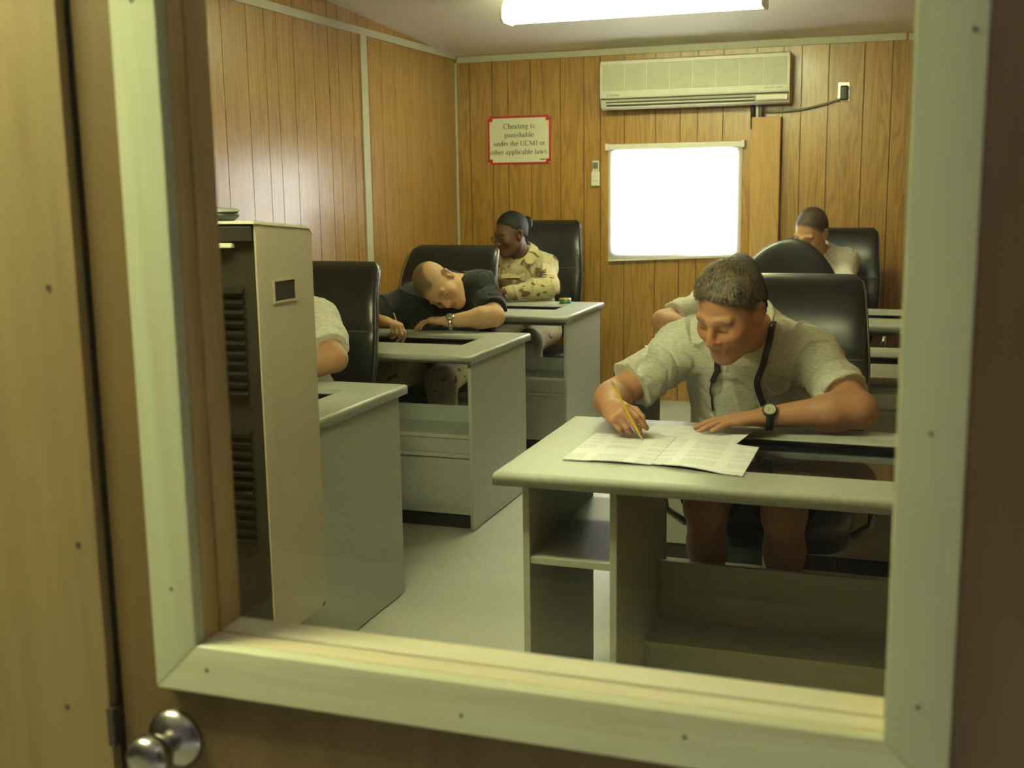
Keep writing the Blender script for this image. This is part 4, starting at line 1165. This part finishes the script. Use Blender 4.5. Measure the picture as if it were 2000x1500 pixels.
        # short strands standing off the cap
        ns, ln, lift, wd = {'short': (9000, 0.013, 0.40, 0.0012), 'crop': (6000, 0.006, 0.8, 0.0008), 'bun': (2500, 0.020, 0.06, 0.0009)}[hair_mode]
        rs = np.random.RandomState(seed); pick = rs.randint(0, len(Vh), ns); p0 = Vh[pick]
        lp = (p0-hc)@R/hs; nl = lp-np.array([0, -0.015, 0.03]); nl /= np.linalg.norm(nl, axis=1, keepdims=True)
        comb = np.stack([nl[:, 0]*0.5, np.where(hair_mode == 'bun', -1.0, 0.35)+0*nl[:, 1], np.where(hair_mode == 'bun', 0.0, -0.35)+0*nl[:, 2]], 1)+rs.normal(size=(ns, 3))*0.35
        comb -= nl*(comb*nl).sum(1, keepdims=True); comb /= np.linalg.norm(comb, axis=1, keepdims=True)
        dl = (comb+nl*lift); dl /= np.linalg.norm(dl, axis=1, keepdims=True)
        keep = lp[:, 2] > np.interp(lp[:, 1], yk, zk)-0.002
        p0, dl, nl = p0[keep], dl[keep], nl[keep]; ns = len(p0)
        L_ = (ln*rs.uniform(0.5, 1.1, (ns, 1)))*hs
        dw, nw = dl@R.T, nl@R.T; sw = np.cross(dw, nw); sw /= np.linalg.norm(sw, axis=1, keepdims=True)+1e-9
        rows = []
        for t_, w_ in ((0.0, 1.0), (0.55, 0.8), (1.0, 0.12)):
            c_ = p0+dw*L_*t_-nw*L_*0.25*t_*t_
            rows += [c_-sw*wd*w_, c_+sw*wd*w_]
        Vst = np.stack(rows, 1).reshape(-1, 3); b0 = len(Vh)+6*np.arange(ns)
        Qst = np.concatenate([np.stack([b0, b0+1, b0+3, b0+2], 1), np.stack([b0+2, b0+3, b0+5, b0+4], 1)])
        np_mesh('hair', np.concatenate([Vh, Vst]), np.concatenate([Qh, Qst]), hair, root)
    # shirt
    S = Field(max(h, 0.0045))
    gs = 0.013
    torso(S, gs)
    tt = cuff if sleeve == 'short' else 1.0
    for qn, e, w in (('sr', 'er', 'wr'), ('sl', 'el', 'wl')):
        uparm(S, qn, e, gs, min(tt+0.05, 1.0), 0.024 if sleeve == 'short' else 0.020)
        if sleeve == 'long':
            m = lerp(J[e], J[w], 0.28)
            S.rc(J[e], m, 0.056, 0.057, 0.03); S.rc(m, lerp(J[e], J[w], 0.93), 0.057, 0.044, 0.03)
    if shirt_name == 'uniform_jacket':
        for sg_ in (-1, 1):
            S.rc(J['nek']+rt*0.062*sg_+up*0.035-fw*0.02, J['nek']+rt*0.035*sg_-up*0.05+fw*0.085, 0.030, 0.026, 0.02)
            S.rc(J['nek']+rt*0.062*sg_+up*0.035-fw*0.02, J['nek']-fw*0.055+up*0.04, 0.030, 0.03, 0.02)
    Ds, ls, as_ = S.grid(infl=0.01)
    P = np.meshgrid(*as_, indexing='ij', sparse=True); P = [p.astype(np.float32) for p in P]
    full = [np.broadcast_to(p, Ds.shape) for p in P]
    near = np.abs(Ds) < 0.035
    pts = [f[near] for f in full]
    disp = wob(pts, seed+11, 26, 5)*0.0055 - 0.0115*np.maximum(ridge([pts[0], pts[1]*1.2, pts[2]*0.7], seed+17, 22, 3), 0)**2 + 0.0080*np.maximum(ridge([pts[0]*0.9, pts[1], pts[2]*0.8], seed+29, 40, 3), 0)**3
    Ds[near] += disp
    def cut(dist):   # keep dist < 0
        np.maximum(Ds, dist.astype(np.float32), out=Ds)
    pl = lambda c, nn: (P[0]-c[0])*nn[0]+(P[1]-c[1])*nn[1]+(P[2]-c[2])*nn[2]
    if sleeve == 'short':
        for qn, e in (('sr', 'er'), ('sl', 'el')):
            a_ = nrm(J[e]-J[qn]); c = lerp(J[qn], J[e], tt)
            ln = np.sqrt((P[0]-c[0])**2+(P[1]-c[1])**2+(P[2]-c[2])**2)
            cut(np.minimum(pl(c, a_), 0.13-ln))
    # neck opening: a tilted ring round the neck
    nc = J['nek']+up*(0.060 if shirt_name == 'uniform_jacket' else 0.047)+fw*0.006
    nn = nrm(up*0.92+fw*0.38)
    rr = np.sqrt((P[0]-nc[0])**2+(P[1]-nc[1])**2+(P[2]-nc[2])**2)
    if shirt_name != 'uniform_jacket':
        cut(np.minimum(pl(nc+nn*0.004, nn), 0.092-rr))
    else:
        cut(np.minimum(pl(nc+nn*0.042, nn), 0.125-rr))
    cut(pl(J['pel']-up*0.05, -up))
    Vs, Qs = mesh_field(Ds, ls, S.h)
    so = np_mesh(shirt_name, Vs, Qs, shirt, root, smooth_it=1)
    if shirt_name == 'uniform_jacket':
        for sg_ in (-1, 1):     # turned-down collar leaves
            q_ = lambda a, b, c: J['nek']+rt*a*1.18*sg_+up*(b+0.022)+fw*(c*1.12+0.006)
            top_ = [q_(0.020, 0.075, -0.070), q_(0.066, 0.066, -0.020), q_(0.060, 0.030, 0.060), q_(0.026, -0.030, 0.112)]
            bot_ = [q_(0.030, 0.035, -0.098), q_(0.104, 0.030, -0.030), q_(0.112, -0.008, 0.060), q_(0.088, -0.062, 0.122)]
            g_ = G(); V_ = []
            for a_, b_ in zip(top_, bot_):
                V_ += [a_, b_, b_+(fw*0.004+rt*sg_*0.005+up*0.003), a_+(fw*0.004+rt*sg_*0.005+up*0.003)]
            g_.add(V_, [(4*i+k, 4*i+(k+1) % 4, 4*i+4+(k+1) % 4, 4*i+4+k) for i in range(3) for k in range(4)]+[(0, 1, 2, 3), (12, 15, 14, 13)])
            co_ = g_.build('collar', shirt, root, smooth=False)
            sb = co_.modifiers.new('subdivision', 'SUBSURF'); sb.levels = 2; sb.render_levels = 2
    elif hair_mode != 'stubble':
        e1 = nrm(rt-nn*(rt@nn)); e2 = np.cross(nn, e1); cc = nc+nn*0.002
        rr_ = 0.074*bulk**0.5
        G().tube([tuple(cc+(e1*math.cos(a)+e2*math.sin(a)*1.04)*rr_) for a in np.linspace(0, 2*math.pi, 41)], 0.0075, 8, cap=False).build('collar', shirt, root, smooth=True)
    # trousers or shorts, shoes
    Tp = Field(max(h, 0.006)); tl = 1.0 if legs[1] == 'long' else 0.72
    Tp.el(J['pel'], TR, A3(0.172, 0.128, 0.125)*bulk, 0.05)
    for a, k, f in (('hr', 'kr', 'ar'), ('hl', 'kl', 'al')):
        Tp.rc(J[a], lerp(J[a], J[k], tl), 0.098*bulk**0.6, 0.078 if tl == 1 else 0.098, 0.04)
        if tl == 1:
            Tp.rc(J[k], lerp(J[k], J[f], 0.92), 0.076, 0.058, 0.03)
    Dt, lt, at = Tp.grid()
    P2 = np.meshgrid(*at, indexing='ij', sparse=True); full = [np.broadcast_to(p, Dt.shape) for p in P2]
    near = np.abs(Dt) < 0.03; pts = [f[near] for f in full]
    Dt[near] += wob(pts, seed+5, 30, 6)*0.006
    if tl < 1:
        for a, k in (('hr', 'kr'), ('hl', 'kl')):
            a_ = nrm(J[k]-J[a]); c = lerp(J[a], J[k], tl)
            ds = (P2[0]-c[0])*a_[0]+(P2[1]-c[1])*a_[1]+(P2[2]-c[2])*a_[2]
            ln = np.sqrt((P2[0]-c[0])**2+(P2[1]-c[1])**2+(P2[2]-c[2])**2)
            np.maximum(Dt, np.minimum(ds, 0.16-ln).astype(np.float32), out=Dt)
    Vt, Qt = mesh_field(Dt, lt, Tp.h)
    np_mesh('shorts' if tl < 1 else 'trousers', Vt, Qt, legs[0], root, smooth_it=1)
    for f in ('ar', 'al'):
        Sh = Field(0.007)
        a_ = J[f].copy(); toe = a_+A3(0, -0.15, 0); toe[2] = 0.045; heel = a_+A3(0, 0.03, 0); heel[2] = 0.05
        Sh.rc(heel, toe, 0.046, 0.042, 0.02); Sh.rc(a_, heel, 0.050, 0.045, 0.03)
        Dd, ld, ad = Sh.grid()
        np.maximum(Dd, (0.004-ad[2])[None, None, :].astype(np.float32), out=Dd)
        Vd, Qd = mesh_field(Dd, ld, 0.007); np_mesh('shoe', Vd, Qd, 'shoe', root)
    return root, grips

def legs_of(px, py, kx0, kx1, ky, kz=0.53):
    """seated legs facing -Y"""
    return dict(hr=(px-0.10, py-0.02, 0.545), hl=(px+0.10, py-0.02, 0.545), kr=(kx0, ky, kz), kl=(kx1, ky, kz), ar=(kx0, ky+0.09, 0.10), al=(kx1, ky+0.09, 0.10))

REST = [(18, 22, 12), (18, 24, 12), (20, 26, 14), (24, 26, 16)]
FLAT = [(4, 10, 6), (3, 10, 6), (3, 12, 8), (5, 14, 8)]
PEN = [(48, 42, 22), (56, 55, 28), (62, 64, 34), (66, 66, 36)]
TH_REST = [(0.7, 0.7, 0.25), (0.9, 0.35, 0.2), (1, 0.15, 0.2)]
TH_PEN = [(0.75, 0.45, 0.55), (0.9, -0.05, 0.65), (0.85, -0.45, 0.5)]
SKIN_A = (0.43, 0.235, 0.125)

def surf(o, x, z, y0=2.0, d=(0, 1, 0)):
    """point and normal where a line from the front meets a mesh"""
    off = origin_of(o)
    from mathutils.bvhtree import BVHTree
    if o.name not in _bvh:
        me = o.data; _bvh[o.name] = BVHTree.FromPolygons([v.co+off for v in me.vertices], [tuple(p.vertices) for p in me.polygons])
    hit = _bvh[o.name].ray_cast(Vector((x, y0, z)), Vector(d))
    return hit[0], hit[1]
_bvh = {}
def child(root, name): return next(c for c in root.children if c.name.split('.')[0] == name)

def wristwatch(root, c, axis, out, r, face='watch_face', strap='black_plastic', w=0.011):
    """strap round the wrist with a dial on the outward side (a part of the wearer)"""
    c = Vector(c); ax = Vector(axis).normalized(); o = (Vector(out)-ax*Vector(out).dot(ax)).normalized(); b = ax.cross(o)
    g = G(); n = 28; V = []
    for i in range(n):
        a = 2*math.pi*i/n
        d = o*math.cos(a)+b*math.sin(a)
        for rr, hh in ((r, -w), (r+0.004, -w*0.8), (r+0.004, w*0.8), (r, w)): V.append(c+d*rr+ax*hh)
    F = [(4*i+k, 4*((i+1) % n)+k, 4*((i+1) % n)+(k+1) % 4, 4*i+(k+1) % 4) for i in range(n) for k in range(4)]
    wt = g.add(V, F).build('wristwatch', strap, root, smooth=True)
    G().lathe([(0.0205, 0), (0.0215, 0.005), (0.020, 0.009), (0.0165, 0.010)], c+o*(r+0.001), o, 24).build('watch_case', 'black_plastic' if strap == 'black_plastic' else strap, wt, smooth=True)
    G().lathe([(0.0160, 0), (0.0155, 0.0006)], c+o*(r+0.0112), o, 24).build('dial', face, wt)
    e = c+o*(r+0.0122)
    G().tube([e, e+(b*0.6+ax*0.8)*0.009], 0.0008, 5).build('watch_hand', 'graphite', wt)
    G().tube([e, e+(b*-0.8+ax*0.5)*0.012], 0.0006, 5).build('watch_hand', 'graphite', wt)
    return wt

def pencil(label, tip, end, rubber='eraser'):
    tip, end = Vector(tip), Vector(end); d = (end-tip); L = d.length; d.normalize()
    t = empty('pencil', tuple(tip), label, 'pencil')
    G().tube([tip+d*0.022, tip+d*(L-0.02)], 0.0036, 6).build('barrel', 'yellow', t)
    G().tube([tip+d*0.005, tip+d*0.022], [0.0010, 0.0036], 8).build('sharpened_wood', 'pencil_wood', t)
    G().tube([tip, tip+d*0.005], [0.0003, 0.0010], 6).build('lead', 'graphite', t)
    G().tube([tip+d*(L-0.02), tip+d*(L-0.008)], 0.0038, 8).build('ferrule', 'gold', t)
    G().tube([tip+d*(L-0.008), end], 0.0034, 8).build('eraser', rubber, t)
    return t

# ---- man with the lanyard, writing at the front desk
J = dict(pel=(-0.45, 3.655, 0.575), nek=(-0.455, 3.47, 1.018), sr=(-0.645, 3.45, 0.955), sl=(-0.265, 3.45, 0.945),
         er=(-0.815, 3.235, 0.832), el=(-0.115, 3.225, 0.832), wr=(-0.767, 3.037, 0.838), wl=(-0.365, 3.165, 0.810))
J.update(legs_of(-0.44, 3.63, -0.535, -0.31, 3.24, 0.52))
hR = frame((-0.40, -0.74, -0.46), (-0.12, -0.42, 1.0))
man_d, _ = person('man in a grey t-shirt with a black lanyard writing in a booklet', J, dict(c=(-0.462, 3.17, 1.108), R=hR, s=1.03, jaw=1.12, shadow_beard=True), 0.004,
    (0.40, 0.20, 0.105), 'shirt_grey', 'hair_brown', ('shorts', 'short'),
    [(A3(-0.767, 3.037, 0.838), A3(0.42, -0.80, 0.02), A3(0.62, 0.10, -0.70), A3(0.62, 0.35, 0.70), PEN, TH_PEN, 0.98),
     (A3(-0.365, 3.165, 0.810), A3(-1.0, -0.32, -0.08), A3(-0.08, 0, -1.0), A3(-0.25, 1, 0), FLAT, TH_REST, 1.0)],
    bulk=1.10, hair_mode='short', brow=(0.12, 0.07, 0.035), seed=2)
wristwatch(man_d, (-0.352, 3.168, 0.811), (-1, -0.24, -0.03), (0.05, -0.75, 0.66), 0.0335)
sh = child(man_d, 't_shirt')
def strap(pts, hw, name, th=0.0025, mat='lanyard', off=0.005):
    P = []
    for x_, z_ in pts:
        p, n = surf(sh, x_, z_)
        if p is None: continue
        P.append((p+n*off, n))
    g = G(); V = []
    for i, (p, n) in enumerate(P):
        t = (P[min(i+1, len(P)-1)][0]-P[max(i-1, 0)][0]).normalized(); sd = t.cross(n).normalized()
        V += [p-sd*hw, p+sd*hw, p+sd*hw+n*th, p-sd*hw+n*th]
    F = [(4*i+k, 4*i+(k+1) % 4, 4*i+4+(k+1) % 4, 4*i+4+k) for i in range(len(P)-1) for k in range(4)]
    return g.add(V, F).build(name, mat, man_d)
def poly(a, n=14):
    xs = [p[0] for p in a]; zs_ = [p[1] for p in a]; t = np.linspace(0, 1, n); u = np.linspace(0, 1, len(a))
    return list(zip(np.interp(t, u, xs), np.interp(t, u, zs_)))
strap(poly([(-0.372, 1.045), (-0.376, 1.00), (-0.394, 0.93), (-0.412, 0.87), (-0.405, 0.83), (-0.396, 0.80)], 20), 0.0095, 'lanyard_strap')
strap(poly([(-0.520, 0.985), (-0.525, 0.94), (-0.530, 0.90), (-0.545, 0.868)], 12), 0.0085, 'lanyard_strap')
strap(poly([(-0.545, 0.872), (-0.552, 0.84), (-0.550, 0.80), (-0.548, 0.77)], 10), 0.003, 'lanyard_cord')

# ---- man in black bent low over the second desk
J = dict(pel=(-2.30, 5.47, 0.575), nek=(-2.20, 5.32, 0.965), sr=(-2.425, 5.27, 0.875), sl=(-2.02, 5.345, 0.958),
         er=(-2.62, 4.985, 0.842), el=(-1.895, 5.175, 0.836), wr=(-2.325, 4.845, 0.836), wl=(-2.10, 5.075, 0.818))
J.update(legs_of(-2.30, 5.45, -2.46, -2.12, 5.02, 0.53))
up_b = nrm((-0.62, -0.72, 0.30)); rt_b = A3(-0.65, 0.30, -0.62); rt_b = nrm(rt_b-up_b*(rt_b@up_b)); fb = np.cross(up_b, rt_b)
hRb = np.stack([rt_b, fb, up_b], 1)
man_b, grip_b = person('man in a black t-shirt with his head bowed over the desk', J, dict(c=(-2.165, 5.13, 0.985), R=hRb, s=1.04), 0.005,
    (0.50, 0.305, 0.165), 'shirt_black', (0.11, 0.075, 0.036), ('camo', 'long'),
    [(A3(-2.325, 4.845, 0.836), A3(0.9, -0.42, -0.12), A3(0.15, -0.15, -0.95), A3(0.40, 0.85, 0.2), PEN, TH_PEN, 0.98),
     (A3(-2.10, 5.075, 0.818), A3(-1.0, -0.05, 0.05), A3(-0.10, 0, -1.0), A3(0, 1, 0), REST, TH_REST, 0.98)],
    bulk=1.08, hair_mode='stubble', brow=(0.25, 0.15, 0.08), seed=5, cuff=0.80)
wristwatch(man_b, (-2.085, 5.078, 0.812), (-1, -0.30, -0.03), (0.05, -0.55, 0.85), 0.033, 'lcd', 'steel', 0.010)

# ---- woman in desert camouflage at the back
J = dict(pel=(-2.28, 6.97, 0.575), nek=(-2.335, 6.90, 1.010), sr=(-2.50, 6.88, 0.945), sl=(-2.175, 6.90, 0.955),
         er=(-2.62, 6.66, 0.846), el=(-2.085, 6.665, 0.846), wr=(-2.43, 6.46, 0.822), wl=(-2.30, 6.50, 0.826))
J.update(legs_of(-2.28, 6.95, -2.41, -2.15, 6.50, 0.53))
hRw = frame((-0.62, -0.74, -0.26), (-0.05, -0.1, 1.0))
woman, _ = person('woman in a desert camouflage jacket and glasses, hair in a bun', J, dict(c=(-2.362, 6.775, 1.168), R=hRw, s=1.04, jaw=0.96), 0.005,
    (0.105, 0.046, 0.024), 'camo', 'hair_black', ('camo', 'long'),
    [(A3(-2.43, 6.46, 0.822), A3(0.7, -0.6, 0.14), A3(0, 0, -1), A3(0.6, 0.7, 0), REST, TH_REST, 0.93),
     (A3(-2.30, 6.50, 0.826), A3(-0.95, -0.35, 0.14), A3(0, 0, -1), A3(-0.3, 0.9, 0), REST, TH_REST, 0.93)],
    bulk=0.98, sleeve='long', hair_mode='bun', brow=(0.015, 0.009, 0.007), shirt_name='uniform_jacket', seed=8)
hc_w = A3(-2.362, 6.775, 1.168)
TW_ = lambda x, y, z: tuple(hc_w+hRw@(A3(x, y, z)*1.04))
gl_ = empty('spectacles', TW_(0, 0.11, 0), 'thin dark-rimmed glasses worn by the woman in camouflage', 'glasses')
for sx in (-1, 1):
    ring = [TW_(sx*0.033+0.0225*math.cos(a), 0.1090-0.10*abs(sx*0.033+0.0225*math.cos(a))*0.15, -0.006+0.0155*math.sin(a)) for a in np.linspace(0, 2*math.pi, 25)]
    rim = G().tube(ring, 0.0019, 6, cap=False).build('rim', 'dark_metal', gl_, smooth=True)
    G().add(ring[:-1], [tuple(range(24))]).build('lens', 'lens', gl_)
    G().tube([TW_(sx*0.0555, 0.107, -0.002), TW_(sx*0.084, 0.060, 0.004), TW_(sx*0.090, 0.004, 0.018), TW_(sx*0.094, -0.014, 0.030)], 0.0013, 6).build('temple', 'dark_metal', gl_, smooth=True)
G().tube([TW_(-0.0105, 0.1095, -0.003), TW_(0, 0.1145, 0.002), TW_(0.0105, 0.1095, -0.003)], 0.0012, 6).build('bridge', 'dark_metal', gl_, smooth=True)
jk = child(woman, 'uniform_jacket')
# rank chevrons on the sleeve and the service tape on the chest
def on_jacket(x_, z_, d=(-0.28, 0.96, 0)):
    dd = Vector(d).normalized(); st = Vector((x_, 6.80, z_))-dd*3.0
    h = surf(jk, st.x, st.z, st.y, dd); return h
def decal(pts, hw, name, mat, off=0.004):
    P = []
    for x_, z_ in pts:
        p, n = on_jacket(x_, z_)
        if p is not None: P.append((p+n*off, n))
    if len(P) < 2: return
    V = []
    for i, (p, n) in enumerate(P):
        t = (P[min(i+1, len(P)-1)][0]-P[max(i-1, 0)][0]).normalized(); sd = t.cross(n).normalized()
        V += [p-sd*hw, p+sd*hw, p+sd*hw+n*0.002, p-sd*hw+n*0.002]
    G().add(V, [(4*i+k, 4*i+(k+1) % 4, 4*i+4+(k+1) % 4, 4*i+4+k) for i in range(len(P)-1) for k in range(4)]).build(name, mat, woman)
for k in range(4):
    z_ = 0.948-0.0125*k
    decal([(-2.205+0.004*k, z_+0.004), (-2.180+0.004*k, z_+0.001), (-2.160+0.003*k, z_-0.004), (-2.138, z_-0.001)], 0.0040, 'rank_stripe', 'patch')
p0, n0 = on_jacket(-2.372, 0.898)
if p0 is not None:
    n0 = Vector((n0.x*0.6+0.12, n0.y, n0.z*0.4)).normalized()
    zc_ = Vector((0, 0, 1)); xc_ = zc_.cross(n0).normalized(); yc_ = n0.cross(xc_)
    rotm = Matrix((xc_, yc_, n0)).transposed()
    q0 = p0+n0*0.010
    tp = G().box(-0.062, -0.013, 0, 0.062, 0.013, 0.0015).build('service_tape', 'tape', woman, local=True)
    tp.matrix_local = Matrix.Translation(q0-origin_of(woman)) @ rotm.to_4x4()
    tx = text_mesh('service_lettering', 'U.S. AIR FORCE', 0.0205, 'patch', woman, (0, 0, 0), (0, 0, 0))
    tx.matrix_local = Matrix.Translation(q0+n0*0.0022-origin_of(woman)) @ rotm.to_4x4()

# ---- man by the window wall, third right-hand desk
J = dict(pel=(-0.48, 6.875, 0.575), nek=(-0.515, 6.88, 1.045), sr=(-0.68, 6.86, 0.985), sl=(-0.355, 6.87, 0.995),
         er=(-0.78, 6.62, 0.846), el=(-0.335, 6.645, 0.848), wr=(-0.62, 6.44, 0.815), wl=(-0.47, 6.46, 0.818))
J.update(legs_of(-0.48, 6.86, -0.61, -0.35, 6.42, 0.53))
hRf = frame((-0.40, -0.76, -0.48), (-0.05, -0.4, 1.0))
man_f, _ = person('short-haired man in a pale shirt looking down by the panelled wall', J, dict(c=(-0.535, 6.70, 1.178), R=hRf, s=1.05), 0.005,
    (0.46, 0.26, 0.15), 'shirt_white', 'hair_dark', ('camo', 'long'),
    [(A3(-0.62, 6.44, 0.815), A3(0.6, -0.7, 0.14), A3(0, 0, -1), A3(0.7, 0.6, 0), REST, TH_REST, 0.98),
     (A3(-0.47, 6.46, 0.818), A3(-0.7, -0.6, 0.14), A3(0, 0, -1), A3(-0.6, 0.7, 0), REST, TH_REST, 0.98)],
    bulk=1.02, hair_mode='crop', brow=(0.10, 0.06, 0.03), seed=11, sleeve='long')

# ---- man mostly hidden behind the man with the lanyard
J = dict(pel=(-0.585, 5.20, 0.575), nek=(-0.690, 5.18, 0.975), sr=(-0.868, 5.145, 0.905), sl=(-0.505, 5.16, 0.915),
         er=(-1.02, 4.955, 0.860), el=(-0.36, 4.97, 0.860), wr=(-0.815, 4.82, 0.812), wl=(-0.56, 4.79, 0.812))
J.update(legs_of(-0.585, 5.15, -0.72, -0.45, 4.70, 0.53))
hRe = frame((-0.10, -0.62, -0.78), (0, -0.78, 0.62))
man_e, _ = person('man in a grey t-shirt leaning low behind the man with the lanyard', J, dict(c=(-0.690, 4.965, 1.020), R=hRe, s=1.04), 0.006,
    SKIN_A, 'shirt_white', 'hair_dark', ('camo', 'long'),
    [(A3(-0.815, 4.82, 0.812), A3(0.8, -0.4, 0.14), A3(0, 0, -1), A3(0.4, 0.8, 0), REST, TH_REST, 0.98),
     (A3(-0.56, 4.79, 0.812), A3(-0.8, -0.4, 0.14), A3(0, 0, -1), A3(-0.4, 0.8, 0), REST, TH_REST, 0.98)],
    bulk=1.02, hair_mode='crop', brow=(0.10, 0.06, 0.03), seed=14)

# ---- person behind the cabinet unit: only an arm shows past it
J = dict(pel=(-2.30, 3.955, 0.575), nek=(-2.315, 3.88, 1.010), sr=(-2.505, 3.865, 0.945), sl=(-2.128, 3.865, 0.945),
         er=(-2.69, 3.63, 0.842), el=(-1.975, 3.68, 0.842), wr=(-2.46, 3.47, 0.812), wl=(-2.155, 3.50, 0.812))
J.update(legs_of(-2.30, 3.94, -2.43, -2.17, 3.50, 0.53))
hRa = frame((0.05, -0.80, -0.55), (0, -0.5, 1.0))
man_a, _ = person('person in a grey t-shirt half hidden behind the beige cabinet unit', J, dict(c=(-2.315, 3.63, 1.105), R=hRa, s=1.04), 0.005,
    (0.36, 0.19, 0.095), 'shirt_white', 'hair_dark', ('camo', 'long'),
    [(A3(-2.46, 3.47, 0.812), A3(0.7, -0.5, 0.14), A3(0, 0, -1), A3(0.5, 0.7, 0), REST, TH_REST, 0.98),
     (A3(-2.155, 3.50, 0.812), A3(-0.8, -0.4, 0.14), A3(0, 0, -1), A3(-0.4, 0.8, 0), REST, TH_REST, 0.98)],
    bulk=1.02, hair_mode='crop', brow=(0.10, 0.06, 0.03), seed=21)

# ------------------------------------------------------------------ small things on the desks
pencil('yellow pencil held over the open exam booklet', (-0.658, 2.945, 0.774), (-0.743, 2.925, 0.940))
_p = (grip_b[0][0][0]+grip_b[0][1])/2; _d = nrm((-0.42, 0.28, 0.86)); _t = (_p[2]-0.7335)/_d[2]
pencil('yellow pencil in the hand of the man in black', tuple(_p-_d*_t), tuple(_p-_d*_t+_d*0.165), 'white_plastic')

bk = empty('exam_booklet', (-0.585, 2.87, 0.7655), 'open printed exam booklet lying under the pencil on the front desk', 'booklet')
def page(name, w, d, loc, shear, bulge, flip):
    V = []; F = []; n = 12
    for k in range(2):
        for i in range(n+1):
            u = i/n; xx = (-w*u if flip else w*u)
            zz = 0.0015+bulge*math.sin(min(1, u*1.25)*math.pi)*(1-u*0.3) + 0.0025*(1-k)
            V += [(xx, -d/2+shear*u, zz), (xx, d/2+shear*u, zz)]
    m = 2*(n+1)
    for i in range(n):
        a = 2*i; F.append((a, a+2, a+3, a+1)); F.append((m+a, m+a+1, m+a+3, m+a+2))
        F.append((a, m+a, m+a+2, a+2)); F.append((a+1, a+3, m+a+3, m+a+1))
    F.append((0, 1, m+1, m)); F.append((2*n, m+2*n, m+2*n+1, 2*n+1))
    o = G().add(V, F).build(name, 'page', bk, local=True)
    o.location = loc; o.rotation_euler = (0, 0, 0)
page('page', 0.226, 0.322, (-0.0008, 0.0, 0), -0.004, 0.004, True)
page('page', 0.232, 0.312, (0.0008, 0.0, 0.0005), -0.058, 0.007, False)
an = G().box(-0.145, -0.088, 0, 0.145, 0.088, 0.0012).build('answer_sheet', 'answer', None, local=True)
an.location = (-0.550, 3.112, 0.7654); an.rotation_euler = (0, 0, -0.13)
setp(an, 'loose printed answer sheet under the flat hand on the front desk', 'paper')
pp = G().box(-0.10, -0.13, 0, 0.10, 0.13, 0.0015).build('paper_sheet', 'paper', None, local=True)
pp.location = (-2.235, 4.945, 0.6718); setp(pp, 'white sheet of paper lying on the tray beneath the second desk top', 'paper')
pe = G().box(-0.105, -0.14, 0, 0.105, 0.14, 0.0015).build('paper_sheet', 'paper', None, local=True)
pe.location = (-0.93, 4.72, 0.7658); pe.rotation_euler = (0, 0, 0.3); setp(pe, 'white sheet of paper under the arm of the half-hidden man', 'paper')

tin = empty('tin', (-1.935, 6.52, 0.7655), 'small round green tin with a gold lid on the corner of the back desk', 'tin')
G().lathe([(0.034, 0), (0.035, 0.002), (0.035, 0.022)], (-1.935, 6.52, 0.7655), (0, 0, 1), 24).build('can', 'green_tin', tin, smooth=True)
G().lathe([(0.036, 0.022), (0.036, 0.030), (0.030, 0.032), (0.001, 0.032)], (-1.935, 6.52, 0.7655), (0, 0, 1), 24).build('lid', 'gold', tin, smooth=True)
